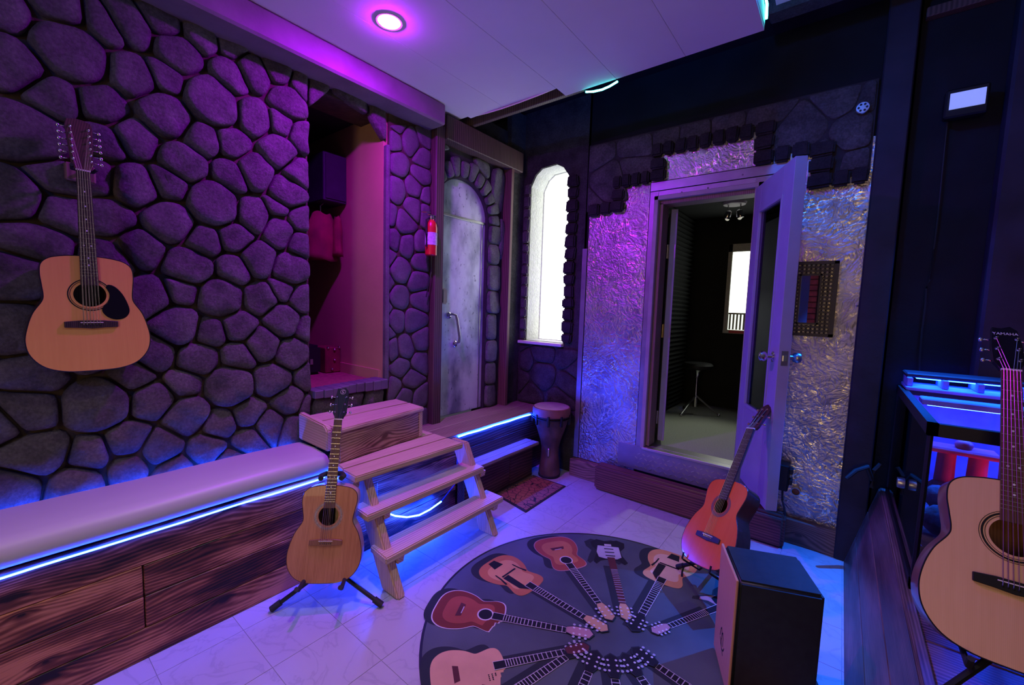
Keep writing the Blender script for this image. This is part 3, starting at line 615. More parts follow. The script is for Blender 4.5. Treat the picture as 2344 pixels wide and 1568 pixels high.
brow(-1.77, -1.56, 2.285); bcol(-1.56, -1.455, 2.29, 2.475); brow(-1.56, -1.25, 2.485); bcol(-1.25, -1.135, 2.49, 2.66); brow(-1.25, -.56, 2.675)
bcol(-.55, -.435, 2.49, 2.76); brow(-.435, -.24, 2.49); bcol(-.24, -.115, 2.29, 2.57); brow(-.115, .06, 2.29)
# door frame, threshold
m = MB().box((OX0-.05, YM-.004, OZ0-.02), (OX0-.018, YM+.16, OZ1+.05)).box((OX1+.018, YM-.004, OZ0-.02), (OX1+.05, YM+.16, OZ1+.05)).box((OX0-.05, YM-.004, OZ1+.018), (OX1+.05, YM+.16, OZ1+.05))
fr_ = struct(m.build('trim_7', 'door_edge', bevel=.003), 'painted frame of the booth doorway')
MB().box((OX0-.018, YM+.03, OZ0), (OX0+.012, YM+.16, OZ1)).box((OX0-.018, YM+.03, OZ1-.012), (OX1+.018, YM+.16, OZ1+.018)).build('door_stop', 'jamb_wood', fr_, bevel=.003)
MB().box((OX0-.03, YM-.02, OZ0-.025), (OX1+.05, YM+.05, OZ0-.004)).box((OX0-.03, YM+.055, OZ0-.025), (OX1+.05, YM+.17, OZ0-.006)).build('threshold', 'alu', fr_, bevel=.003)
# baseboards
struct(MB().box((-1.83, YM-.055, 0), (-1.40, YM+.02, .155)).build('baseboard_left', 'base_wood', bevel=.006), 'knotty timber baseboard left of the booth step')
struct(MB().box((-.20, YM-.045, 0), (.12, YM+.02, .165)).build('baseboard_right', 'base_wood', bevel=.006), 'dark timber baseboard right of the booth step')
# right pier, right wall
struct(MB().box((.072, YM-.06, 0), (.205, YM+.3, 3.4)).build('trim_8', 'navy_post', bevel=.006), 'broad dark post at the right end of the metal wall')
struct(MB().box((.205, YM+.02, 0), (1.9, YM+.2, 3.4)).build('wall_right', 'black_wall'), 'black painted wall behind the aquarium')
struct(MB().box((.56, YM-.10, .5), (1.2, YM+.02, 3.4)).build('trim_9', 'navy_post', bevel=.012), 'dark projecting panel right of the wall flood light')
struct(MB().box((.23, YM-.035, 3.13), (.9, YM+.02, 3.18)).build('trim_10', 'brown', bevel=.004), 'thin timber ledge high on the right wall')
# rear of the room (seen in the mirror)
wr = struct(MB().box((-1.4, -2.75, 0), (1.9, -2.6, 3.0)).build('wall_rear', 'black_wall'), 'dark rear wall of the room')
for k in range(9):
    for l in range(2): MB().box((-.98+l*.31, -2.6, 1.35+k*.10), (-.69+l*.31, -2.575, 1.435+k*.10)).build('brick', 'red_brick', wr, bevel=.004)
# ---- ceiling
ZC = 2.92
ce = struct(MB().box((-2.9, -3, ZC+.02), (-.42, 2.39, ZC+.10)).box((-1.575, 2.39, ZC+.02), (-.42, 2.505, ZC+.10)).build('ceiling', 'ceiling'), 'white dropped ceiling panel with a notched far edge')
for x0, x1 in ((-2.345, -2.02), (-2.02, -1.575)): MB().box((x0+.0006, -3, ZC), (x1-.0006, 2.39, ZC+.02)).build('ceiling_board', 'ceiling', ce, bevel=.001)
for x0, x1 in ((-1.575, -1.21), (-1.21, -.80), (-.80, -.42)): MB().box((x0+.0006, -3, ZC), (x1-.0006, 2.505, ZC+.02)).build('ceiling_board', 'ceiling', ce, bevel=.001)
struct(MB().box((-2.9, 2.62, 3.32), (2.0, 3.6, 3.4)).build('ceiling_upper', 'black_wall'), 'black upper ceiling beyond the white panel')
struct(MB().box((-.42, -3, 3.2), (2.0, 2.86, 3.26)).build('ceiling_tray', 'ceiling'), 'raised ceiling tray lit by teal light')
struct(MB().box((-.46, 2.80, 3.17), (.06, 2.92, 3.32)).build('trim_11', 'rock_dark', bevel=.01), 'rough dark beam at the edge of the ceiling tray')
struct(MB().box((-2.55, 2.51, ZC+.012), (-1.45, 2.55, 3.10)).build('trim_12', 'brown', bevel=.004), 'brown timber joist behind the ceiling notch')
struct(MB().box((-2.55, -3, 2.775), (-2.335, 2.13, ZC+.0)).build('trim_13', 'beam', bevel=.012), 'long painted beam where the stone wall meets the ceiling')

# ================================================================== THINGS
# ---- bench along the stone wall
XB, ZB = -2.15, .56
b = thing('bench', 'long built-in bench with charred pine plank front below the stone wall', 'bench', (-2.3, .5, 0))
MB().box((-2.54, -1.15, 0), (XB-.022, 3.295, ZB-.03)).build('bench_frame', 'plank_dark', b)
def yplank(name, parent, y0, y1, z0, z1, x0, x1, mat, bev=.003): return MB().box((x0, y0, z0), (x1, y1, z1)).build(name, mat, parent, bevel=bev)
for y0, y1 in ((-1.15, 1.28), (1.282, 2.12)): yplank('plank', b, y0, y1, .406, .553, XB-.02, XB, 'plank')
for z0, z1 in ((.136, .27), (.272, .404)):
    for y0, y1 in ((-1.15, .358), (.362, 1.45), (1.452, 2.12)): yplank('plank', b, y0, y1, z0, z1, XB-.02, XB-(.0 if z0 < .2 else .001), 'plank')
for y0, y1 in ((-1.15, 1.0), (1.002, 2.12)): yplank('plank', b, y0, y1, .0, .134, XB-.02, XB, 'plank')
for z0, z1 in ((.30, .42), (.422, .553)): yplank('riser_board', b, 2.122, 3.295, z0, z1, XB-.02, XB, 'plank_dark')
for x0, x1 in ((-2.54, -2.345), (-2.342, -2.14)): yplank('deck_board', b, 1.20, 3.295, ZB-.03, ZB-.002, x0, x1, 'deck')
# cushion with a rolled front edge
m = MB(); prof_ = [(-2.465, .565), (-2.15, .565), (-2.135, .58), (-2.128, .605), (-2.132, .635), (-2.15, .656), (-2.185, .665), (-2.3, .668), (-2.465, .664)]
vs = []; ys = [-1.15]+[-1.0+i*.2 for i in range(11)]+[1.115, 1.138]
for i, y in enumerate(ys):
    k = .97 if i == len(ys)-1 else 1
    for x, z in prof_: vs.append((x, y, .615+(z-.615)*k+.002*math.sin(y*9+x*20)))
n_ = len(prof_); fs = [(i*n_+j, i*n_+(j+1) % n_, (i+1)*n_+(j+1) % n_, (i+1)*n_+j) for i in range(len(ys)-1) for j in range(n_)]+[tuple(range(n_)), tuple((len(ys)-1)*n_+j for j in range(n_))]
cu = m.add(vs, fs).build('bench_cushion', 'cushion', smooth=True); tag(cu, 'long white vinyl cushion lying on the plank bench', 'cushion')
# low step in front of the deck
b = thing('deck_step', 'low dark timber step in front of the deck, lit blue', 'step', (-2.1, 2.7, 0))
for x0, x1 in ((XB+.002, -2.078), (-2.075, -2.005)): yplank('tread_board', b, 2.13, 2.985, .298, .325, x0, x1, 'deck')
for y0, y1 in ((2.13, 2.66), (2.664, 2.985)):
    yplank('riser_board', b, y0, y1, 0, .296, -2.090, -2.070, 'plank_dark')
MB().box((XB+.002, 2.135, 0), (-2.091, 2.98, .297)).build('step_body', 'plank_dark', b)
# ---- picnic-style stair
st = thing('timber_stair', 'pale timber picnic-style steps with open treads leading up to the alcove', 'steps', (-1.85, 1.65, 0))
def quad_board(name, corners, th, mat, parent=None):
    vs = [Vector(c) for c in corners]; vs2 = [v-Vector((0, 0, th)) for v in vs]
    return MB().add(vs+vs2, [(0,1,2,3),(7,6,5,4),(0,4,5,1),(1,5,6,2),(2,6,7,3),(3,7,4,0)]).build(name, mat, parent or st, bevel=.006, seg=2)
quad_board('tread', [(-1.862,1.215,.22),(-1.70,1.20,.22),(-1.70,2.13,.22),(-1.862,2.135,.22)], .038, 'oak')
quad_board('tread', [(-1.965,1.175,.42),(-1.81,1.165,.42),(-1.815,2.055,.42),(-1.985,2.06,.42)], .038, 'oak')
quad_board('platform_board', [(-2.035,1.16,.602),(-1.90,1.155,.602),(-1.88,1.915,.602),(-2.03,1.92,.602)], .036, 'oak')
quad_board('platform_board', [(-2.17,1.19,.602),(-2.04,1.165,.602),(-2.036,1.92,.602),(-2.166,1.92,.602)], .036, 'oak')
quad_board('platform_board', [(-2.30,1.19,.602),(-2.175,1.19,.602),(-2.171,1.92,.602),(-2.296,1.92,.602)], .036, 'oak')
for y0, y1 in ((1.235, 1.285), (2.0, 2.05)):                                     # slanted stringers
    k = -.02 if y0 > 1.5 else 0
    MB().prism([(-1.645+k, 0), (-1.785+k, 0), (-2.095, .562), (-1.955, .562)][::-1], 0, y1-y0, lambda u, v, d, y1=y1: Vector((u, y1-d, v))).build('stringer', 'oak_z', st, bevel=.008, seg=2)
    MB().prism([(-1.72, .14), (-1.87, .14), (-1.86, .182), (-1.71, .182)][::-1], 0, .04, lambda u, v, d, y1=y1: Vector((u, y1+.04-d, v))).build('cleat', 'oak_x', st, bevel=.003)
    MB().prism([(-1.84, .34), (-1.985, .34), (-1.975, .382), (-1.83, .382)][::-1], 0, .04, lambda u, v, d, y1=y1: Vector((u, y1+.04-d, v))).build('cleat', 'oak_x', st, bevel=.003)
MB().box((-2.10, 1.165, .52), (-1.93, 1.20, .566)).build('cleat', 'oak_x', st, bevel=.008)
# box step on top
bs = thing('box_step', 'low timber box step with plank top standing on the stair platform', 'step', (-2.33, 1.5, .602))
MB().add([(-2.15, 1.19, .604), (-2.118, 1.19, .604), (-2.178, 1.80, .604), (-2.21, 1.80, .604), (-2.15, 1.19, .782), (-2.118, 1.19, .782), (-2.178, 1.80, .782), (-2.21, 1.80, .782)], [(0,3,2,1),(4,5,6,7),(0,1,5,4),(1,2,6,5),(2,3,7,6),(3,0,4,7)]).build('front_plank', 'oak_rich', bs, bevel=.006, seg=2)
MB().prism([(-2.492, .672), (-2.165, .672), (-2.165, .785), (-2.18, .806), (-2.205, .816), (-2.492, .832)], 0, .036, fy(1.178)).build('end_board', 'oak_x', bs, bevel=.007, seg=2)
MB().box((-2.46, 1.79, .604), (-2.175, 1.822, .775)).build('end_board', 'oak_x', bs, bevel=.005)
quad_board('top_plank', [(-2.31,1.18,.806),(-2.108,1.18,.80),(-2.165,1.825,.806),(-2.325,1.825,.81)], .026, 'oak', bs)
quad_board('top_plank', [(-2.475,1.18,.81),(-2.315,1.18,.806),(-2.33,1.825,.81),(-2.475,1.825,.812)], .026, 'oak', bs)
MB().box((-2.46, 1.225, .604), (-2.44, 1.79, .78)).build('back_plank', 'oak', bs, bevel=.004)
# ---- LED strips
def led(name, pts, r, mat, label): return tag(MB().tube(pts, r, 6).build(name, mat, smooth=True), label, 'light')
led('led_strip', [(XB+.006, -1.1+i*.2, .538+.0016*math.sin(i*2.3)) for i in range(12)]+[(XB+.006, 1.12, .545)], .0036, 'led_blue', 'long bright blue light strip under the bench cushion edge')
led('led_strip', [(-2.482, -1.1+i*.2, .630) for i in range(12)], .004, 'led_blue_dim', 'blue light strip tucked behind the bench cushion against the stones')
led('led_strip', [(-2.131, 2.12+i*.1, .540+.002*math.sin(i*1.9)) for i in range(10)], .0046, 'led_blue_loop', 'straight bright blue light strip along the deck edge by the drum')
lp = [onx(x, y, -2.10) for x, y in ((833,1112),(838,1126),(846,1142),(862,1158),(880,1172),(905,1181),(932,1184),(960,1179),(985,1166),(1010,1148))]
led('led_strip', [(-2.135, 1.14, .54), (-2.12, 1.25, .49)]+lp, .0048, 'led_blue_loop', 'sagging loop of bright blue light strip hanging under the timber steps')
led('led_strip', lp[-1:]+[onx(1028, 1125, -2.10), onx(1045, 1103, -2.10), Vector((-2.125, 2.11, .52))], .0045, 'led_off', 'unlit tail of light strip rising behind the timber steps')
t1 = [onz(x, y, 2.915) for x, y in ((1338,208),(1356,206),(1375,200),(1393,193),(1411,184))]
led('led_strip', [(p.x, 2.525+.02*math.sin(i*math.pi/4), p.z-.008*math.sin(i*math.pi/4)) for i, p in enumerate(t1)], .006, 'led_teal', 'short curved teal light strip sagging from the far ceiling edge')
led('led_strip', [(-.413, 1.92, 3.035), (-.413, 2.05, 3.035), (-.413, 2.2, 3.035)], .006, 'led_azure', 'azure light strip along the right side of the white ceiling')
led('led_strip', [(-.413, 2.205, 3.035), (-.413, 2.38, 3.035), (-.408, 2.45, 3.01), (-.414, 2.50, 2.97)], .006, 'led_teal', 'teal light strip at the far right corner of the white ceiling')
# ---- ceiling downlight
dl = thing('downlight', 'round recessed ceiling downlight glowing white and violet', 'light', (-1.92, 1.355, ZC))
MB().lathe([(.056, -.004), (.064, -.005), (.068, 0), (.056, 0)], (-1.92, 1.355, ZC), 32, cap=False).build('trim_ring', 'ceiling', dl, smooth=True)
MB().lathe([(.0005, -.016), (.020, -.015), (.038, -.012), (.050, -.008), (.056, -.002)], (-1.92, 1.355, ZC), 32, cap=False).build('lens', 'downlight', dl, smooth='all')
for x_, y_, nm_ in ((-1.0, .92, 'round downlight fixture added for the unseen fill spot above the camera'), (-1.0, -.7, 'round downlight fixture added for the unseen fill spot at the rear')):
    d_ = thing('downlight', nm_, 'light', (x_, y_, ZC))  # fixture added around an unseen fill spot
    MB().lathe([(.056, -.004), (.064, -.005), (.068, 0), (.056, 0)], (x_, y_, ZC), 32, cap=False).build('trim_ring', 'ceiling', d_, smooth=True)
    MB().lathe([(.0005, -.003), (.056, -.003)], (x_, y_, ZC), 32, cap=False).build('lens', EM('white_lens', (1.0, .86, .76), 6), d_)
# white cable looping across the ceiling notch
cp = [onz(*q, 2.93) for q in ((1095,264),(1125,259),(1170,258),(1215,248),(1250,228),(1285,211))]
tag(MB().tube([(p.x, min(p.y, 2.39), 2.925-.012*math.sin(i*.63)) for i, p in enumerate(cp)], .0045, 6).build('ceiling_cable', 'bone', smooth=True), 'pale cable hanging loosely across the ceiling notch', 'cable')

# ---- guitars (local frame: x across, y up the neck, z out of the top)
def catmull(pts, n):
    out = []
    for i in range(len(pts)-1):
        p0, p1, p2, p3 = [Vector(pts[max(0, min(len(pts)-1, i+k))]) for k in (-1, 0, 1, 2)]
        for j in range(n):
            t = j/n; out.append(.5*((2*p1)+(p2-p0)*t+(2*p0-5*p1+4*p2-p3)*t*t+(3*p1-p0-3*p2+p3)*t**3))
    out.append(Vector(pts[-1])); return out
def half_outline(lo, wa_, up, L, n=5):
    k = L/.505
    p = [(0, 0), (.42*lo, .004*k), (.74*lo, .028*k), (.94*lo, .078*k), (lo, .138*k), (.955*lo, .2*k), (.55*lo+.45*wa_, .258*k), (.1*lo+.9*wa_, .305*k), (wa_, .332*k), (.5*(wa_+up), .378*k), (up, .422*k), (.965*up, .463*k), (.8*up, .488*k), (.52*up, .5*k), (.2*up, L), (0, L)]
    return catmull(p, n)
def outline(*a):
    h = half_outline(*a); return [(p.x, p.y) for p in h]+[(-p.x, p.y) for p in h[-2:0:-1]]   # counter-clockwise
def guitar(name, label, pos, ax, ay, az, s, lo, wa_, up, L, depth, hole_y, hole_r, top_m, side_m, board_m, sad_y, nut_y, nfret, head, neck_m, nstr=6, pick=None, bridge_m='rosewood', dots=True, rings=((1.12, 1.2),), ring_m='black', marks=None):
    g = thing(name, label, 'guitar'); X, Y, Z = [Vector(q).normalized() for q in (ax, ay, az)]
    X = Y.cross(Z).normalized(); Z = X.cross(Y).normalized()
    mb = Matrix((X*s, Y*s, Z*s)).transposed().to_4x4(); mb.translation = Vector(pos); g.matrix_basis = mb
    B = lambda m_, nm, mat, par=None, **kw: m_.build(nm, mat, par or g, local=True, **kw)
    ol = outline(lo, wa_, up, L); n = len(ol); hc = Vector((0, hole_y))
    hp_ = []
    for q in ol:
        d = (Vector(q)-hc).normalized(); hp_.append((hc.x+d.x*hole_r, hc.y+d.y*hole_r))
    vs = [(x, y, 0) for x, y in ol]+[(x, y, 0) for x, y in hp_]+[(x, y, -.004) for x, y in hp_]
    B(MB().add(vs, [(i, (i+1) % n, n+(i+1) % n, n+i) for i in range(n)]+[(n+i, n+(i+1) % n, 2*n+(i+1) % n, 2*n+i) for i in range(n)]), 'soundboard', top_m)
    lv = [(1.0, -.0005), (1.0, -.03), (1.0, -depth+.012), (.99, -depth+.003), (.965, -depth)]
    vs = []
    for k_, zz in lv: vs += [(x*k_, L/2+(y-L/2)*k_, zz) for x, y in ol]
    fs = [(j*n+i, j*n+(i+1) % n, (j+1)*n+(i+1) % n, (j+1)*n+i) for j in range(len(lv)-1) for i in range(n)]+[tuple((len(lv)-1)*n+i for i in range(n))]
    body = B(MB().add(vs, fs), 'body', side_m, smooth=True)
    B(MB().tube([(x, y, -.0012) for x, y in ol+ol[:1]], .0021, 5, cap=False), 'binding', 'black' if ring_m == 'black' else 'side_dark', body, smooth=True)
    for k_, (a, c) in enumerate(rings):
        m_ = MB(); q = 40
        vs = [(hc.x+r*hole_r*math.cos(2*math.pi*i/q), hc.y+r*hole_r*math.sin(2*math.pi*i/q), .0007) for r in (a, c) for i in range(q)]
        B(m_.add(vs, [(i, (i+1) % q, q+(i+1) % q, q+i) for i in range(q)]), 'rosette', ring_m)
    # bridge, saddle, pins
    bw, bh = .085, .030
    pts = [(-bw, sad_y-.021), (-bw*.5, sad_y-.023), (0, sad_y-.027), (bw*.5, sad_y-.023), (bw, sad_y-.021), (bw, sad_y+.004), (bw*.45, sad_y+.009), (-bw*.45, sad_y+.009), (-bw, sad_y+.004)]
    br = B(MB().prism(pts, 0, .0085, ident), 'bridge', bridge_m, bevel=.0015)
    B(MB().box((-.036, sad_y-.0015, .008), (.036, sad_y+.0015, .0115)), 'saddle', 'bone', br)
    sp = [(-.026+.052*i/5) for i in range(6)]
    if head != 'classical':
        for x in sp: B(MB().ball((x, sad_y-.013, .0085), .0031, 8), 'bridge_pin', 'black' if top_m != 'mahog_top' else 'rubber', br, smooth='all')
    # neck and fingerboard
    fb0 = hole_y+hole_r*.80; w0, w1 = .0285, .0215 if head != 'classical' else .026
    fw = lambda y: w0+(w1-w0)*(y-fb0)/(nut_y-fb0)
    fb = B(MB().add([(-w0, fb0, .0005), (w0, fb0, .0005), (w1, nut_y, .0005), (-w1, nut_y, .0005), (-w0, fb0, .0075), (w0, fb0, .0075), (w1, nut_y, .0075), (-w1, nut_y, .0075)], [(0,3,2,1),(4,5,6,7),(0,1,5,4),(1,2,6,5),(2,3,7,6),(3,0,4,7)]), 'fingerboard', board_m)
    vs = []; ny = [L-.004, L+.03, L+.08, nut_y-.02, nut_y+.006]; nd = [.07, .045, .022, .019, .018]
    for y, dd in zip(ny, nd):
        for k_ in range(9):
            a = math.pi*k_/8; vs.append((-fw(y)*math.cos(a), y, -dd*math.sin(a)+.0005))
    B(MB().add(vs, [(j*9+i, j*9+i+1, (j+1)*9+i+1, (j+1)*9+i) for j in range(4) for i in range(8)]+[tuple(range(9)), tuple(36+i for i in range(9))]), 'neck', neck_m, smooth=True)
    sl = nut_y-sad_y
    for f in range(1, nfret+1):
        y = nut_y-sl*(1-2**(-f/12))
        if y < fb0+.003: break
        B(MB().box((-fw(y), y-.0009, .0074), (fw(y), y+.0009, .0086)), 'fret', 'fret', fb)
    if dots:
        for f in (3, 5, 7, 9, 12, 15, 17):
            y = nut_y-sl*(1-(2**(-f/12)+2**(-(f-1)/12))/2)
            for x in ((-.012, .012) if f == 12 else (0,)): B(MB().lathe([(.0033, .0073), (.0033, .0079)], (x, y, 0), 10), 'fret_marker', 'pearl', fb)
    B(MB().box((-w1-.0008, nut_y-.002, .0), (w1+.0008, nut_y+.004, .0096)), 'nut', 'bone')
    # headstock, tilted back
    T = Matrix.Translation((0, nut_y+.004, -.002)) @ Matrix.Rotation(R(-13), 4, 'X')
    def H(u, v, d): return T @ Vector((u, v, d))
    hl = {'twelve': .215, 'six': .175, 'classical': .185}[head]
    if head == 'six': hp2 = [(-.022, 0), (.022, 0), (.026, .012), (.036, .030), (.0365, hl*.55), (.030, hl-.012), (.014, hl+.006), (-.008, hl-.004), (-.029, hl), (-.0365, hl*.55), (-.036, .030), (-.026, .012)]
    elif head == 'twelve': hp2 = [(-.022, 0), (.022, 0), (.034, .030), (.042, hl-.02), (.036, hl), (.012, hl+.008), (-.012, hl+.008), (-.036, hl), (-.042, hl-.02), (-.034, .030)]
    else: hp2 = [(-.027, 0), (.027, 0), (.034, .02), (.037, hl-.03), (.030, hl-.012), (.018, hl-.006), (.008, hl+.006), (-.008, hl+.006), (-.018, hl-.006), (-.030, hl-.012), (-.037, hl-.03), (-.034, .02)]
    hm = {'six': 'black_gloss', 'twelve': 'side_dark', 'classical': 'side_dark'}[head]
    hs_ = B(MB().prism(hp2, -.015, 0, H), 'headstock', hm, bevel=.0012)
    side = 6 if nstr == 12 else 3; posts = []
    if head == 'classical':
        for sx in (-1, 1): B(MB().prism([(sx*.016-.0055, .035), (sx*.016+.0055, .035), (sx*.016+.0055, hl-.045), (sx*.016-.0055, hl-.045)], 0, .0006, H), 'slot', 'black', hs_)
    for sx in (-1, 1):
        for i in range(side):
            v = (.042+i*(hl-.075)/(side-1)) if head != 'six' else .038+i*.043
            tm = MB(); u = sx*(.024 if head != 'classical' else .016)*(1 if head != 'twelve' else 1.15)
            if head != 'classical':
                tm.lathe([(.0055, 0), (.0055, .003), (.0032, .004), (.0032, .011), (.0042, .012)], H(u, v, 0), 10, T=T.to_3x3())
            else: tm.tube([H(u-.006, v, .001), H(u+.006, v, .001)], .0034, 8)
            e = sx*(.0365 if head != 'twelve' else .042)
            tm.tube([H(e*.9, v, -.009), H(e+sx*.014, v, -.009)], .0022, 6)
            tm.ball(H(e+sx*.020, v, -.009), .0088, 10, sc=(.75, 1.0, .55), T=T.to_3x3())
            B(tm, 'tuning_machine', 'chrome' if head != 'classical' else 'brass', hs_, smooth='all'); posts.append((u, v))
    left = sorted([q for q in posts if q[0] < 0], key=lambda q: q[1]); right = sorted([q for q in posts if q[0] > 0], key=lambda q: q[1])
    order = left+right[::-1]
    for i in range(nstr):
        k_ = (i//2)/5+((i % 2)-.5)*.05 if nstr == 12 else i/5
        xb, xn = -.026+.052*k_, (-w1+.004)+(2*w1-.008)*k_; po = order[i]
        r_ = (.0009-.0005*k_)*(.85 if nstr == 12 else 1)*1.15
        B(MB().tube([(xb, sad_y-.011, .0088), (xb, sad_y, .0118), (xn, nut_y, .0105), H(po[0], po[1], .007 if head != 'classical' else .002)], r_, 4), 'string', 'string')
    if pick:
        B(MB().prism(pick, .0003, .0022, ident), 'pickguard', 'black_gloss', bevel=.0005)
    if marks: marks(g, H, T, hs_)
    return g
pg1 = [(p.x, p.y) for p in catmull([(.050, .372), (.058, .385), (.080, .378), (.105, .345), (.122, .30), (.127, .265), (.112, .238), (.082, .228), (.052, .24), (.036, .264), (.038, .285), (.055, .305), (.062, .335), (.058, .355), (.050, .372)], 3)][:-1]
guitar('acoustic_guitar', 'twelve-string acoustic guitar with amber top and black pickguard hung on the stone wall', (-2.385, .279, 1.185), (-.0, 1, 0), (.025, -.006, 1), (1, 0, -.025), .912, .197, .139, .145, .505, .10, .338, .052, 'spruce', 'side_dark', 'rosewood', .2165, .8645, 20, 'twelve', 'side_mid', 12, pick=pg1, rings=((1.18, 1.22), (1.28, 1.36)))
def g2marks(g, H, T, hs_):
    m_ = MB(); c = (.002, .155); q = 20
    for r0, r1 in ((.0135, .0150),): m_.add([H(c[0]+r*math.cos(2*math.pi*i/q), c[1]+r*math.sin(2*math.pi*i/q), .0006) for r in (r0, r1) for i in range(q)], [(i, (i+1) % q, q+(i+1) % q, q+i) for i in range(q)])
    sp_ = [(.007, .0065), (.001, .0085), (-.006, .005), (-.003, .0005), (.003, -.001), (.006, -.005), (0, -.0085), (-.007, -.006)]
    m_.tube([H(c[0]+a, c[1]+b_, .0008) for a, b_ in sp_], .0016, 5)
    m_.build('headstock_emblem', 'skin', hs_, local=True)
guitar('acoustic_guitar', 'brown mahogany-topped acoustic guitar on a floor stand beside the timber steps', (-1.866, .954, .144), (.68, .732, -.049), (-.137, .192, .972), (.72, -.654, .231), .90, .19, .128, .143, .505, .105, .345, .052, 'mahog_top', 'side_light', 'rosewood_brown', .2165, .8645, 20, 'six', 'side_light', bridge_m='side_mid', rings=((1.10, 1.14), (1.20, 1.38), (1.44, 1.47)), ring_m='abalone', marks=g2marks)
G3A = ((.789, -.571, .229), (.165, .555, .815), (-.592, -.605, .532))
guitar('classical_guitar', 'orange-red classical guitar leaning toward the open booth door', (-.481, 2.20, .22), *G3A, .97, .183, .120, .138, .485, .095, .335, .043, 'cedar_top', 'side_dark', 'rosewood', .16, .81, 19, 'classical', 'side_mid', dots=False, rings=((1.05, 1.12), (1.16, 1.52)), ring_m='side_mid')
def g4marks(g, H, T, hs_):
    text_mesh('headstock_lettering', 'YAMAHA', .0145, 'pearl', hs_, T @ Matrix.Translation((0, .146, .0008)))
guitar('acoustic_guitar', 'pale spruce-topped acoustic guitar with black headstock standing on the stage in front of the aquarium', (.42, 1.596, .613), (.997, .067, -.032), (-.001, .439, .899), (.075, -.896, .438), .95, .197, .130, .140, .505, .105, .345, .0505, 'spruce_pale', 'side_mid', 'rosewood_brown', .2165, .8645, 20, 'six', 'side_mid', pick=pg1, rings=((1.15, 1.18), (1.24, 1.34), (1.40, 1.43)), bridge_m='black', marks=g4marks)
# wall hanger
wh = thing('guitar_hanger', 'small wooden wall hanger holding the twelve-string guitar by its neck', 'hanger', (-2.47, .28, 1.98))
MB().box((-2.50, .235, 1.95), (-2.475, .325, 2.02)).build('hanger_block', 'trim_red', wh, bevel=.006)
MB().tube([(-2.48, .28, 1.985), (-2.43, .28, 1.985), (-2.42, .25, 1.985), (-2.37, .245, 1.99)], .006, 8).tube([(-2.43, .28, 1.985), (-2.42, .31, 1.985), (-2.37, .315, 1.99)], .006, 8).build('hanger_yoke', 'rubber', wh, smooth=True)
# stand of the mahogany guitar
gs = thing('guitar_stand', 'black tripod guitar stand under the mahogany-topped guitar', 'guitar stand', (-1.95, 1.05, 0))
hub = Vector((-1.93, 1.03, .17))
fA, fB, fC = onz(622, 1394, .015), onz(873, 1384, .015), Vector((-2.11, 1.16, .015))
for f_ in (fA, fB, fC):
    l_ = MB().tube([hub, f_], .0105, 8).build('leg', 'black', gs, smooth=True)
    d_ = (f_-hub).normalized(); MB().tube([f_-d_*.045, f_+d_*.004], .0155, 10).build('rubber_foot', 'rubber', l_, smooth=True)
tp = Vector((-2.005, 1.10, .615)); MB().tube([hub, tp], .011, 8).build('upright', 'black', gs, smooth=True)
lat = Vector((.68, .732, -.03)).normalized(); outv = Vector((.72, -.68, .05)).normalized()
yk = Vector((-1.975, 1.075, .615))
MB().tube([yk-lat*.045+outv*.05, yk-lat*.055+outv*.01, yk-lat*.04-outv*.02, yk-outv*.028, yk+lat*.04-outv*.02, yk+lat*.055+outv*.01, yk+lat*.05+outv*.045], .0125, 10).build('neck_yoke', 'rubber', gs, smooth=True)
cr = hub+Vector((0, 0, -.02))
for sx in (-1, 1): MB().tube([cr, cr+lat*.09*sx+outv*.02, cr+lat*.095*sx+outv*.16, cr+lat*.095*sx+outv*.185+Vector((0, 0, .02))], .0105, 8).build('cradle_arm', 'rubber', gs, smooth=True)
# stand of the classical guitar
gs = thing('guitar_stand', 'black guitar stand mostly hidden behind the orange-red classical guitar', 'guitar stand', (-.55, 2.55, 0))
hub = Vector((-.43, 2.36, .20))
for f_ in (onz(1551, 1297, .016), Vector((-.27, 2.36, .012)), Vector((-.46, 2.66, .012))):
    l_ = MB().tube([hub, f_], .0105, 8).build('leg', 'black', gs, smooth=True); d_ = (f_-hub).normalized(); MB().tube([f_-d_*.05, f_+d_*.002], .0135, 10).build('rubber_foot', 'rubber', l_, smooth=True)
cx_ = Vector(G3A[0]).normalized(); cyv = Vector(G3A[1]).normalized(); co = Vector(G3A[2]).normalized(); gp = Vector((-.481, 2.20, .22))
for sx in (-1, 1):
    e_ = gp+cx_*.10*sx+cyv*(.012); MB().tube([hub, e_-co*.11-cyv*.025, e_-cyv*.022, e_+co*.012-cyv*.02, e_+co*.016+cyv*.012], .005, 8).build('cradle_arm', 'black', gs, smooth=True)
MB().tube([hub, gp+cyv*.42-co*.115], .009, 8).build('upright', 'black', gs, smooth=True)
# stand of the pale guitar
gs = thing('guitar_stand', 'low black stand holding the pale spruce guitar on the stage', 'guitar stand', (.45, 1.65, .51))
for f_ in ((.28, 1.53, .512), (.62, 1.53, .512), (.45, 1.95, .512)): MB().tube([(.45, 1.70, .66), f_], .009, 8).build('leg', 'black', gs, smooth=True)
for sx in (-1, 1): MB().tube([(.45, 1.70, .64), (.43+.1*sx, 1.68, .60), (.43+.1*sx, 1.56, .60), (.43+.1*sx, 1.545, .63)], .008, 8).build('cradle_arm', 'rubber', gs, smooth=True)

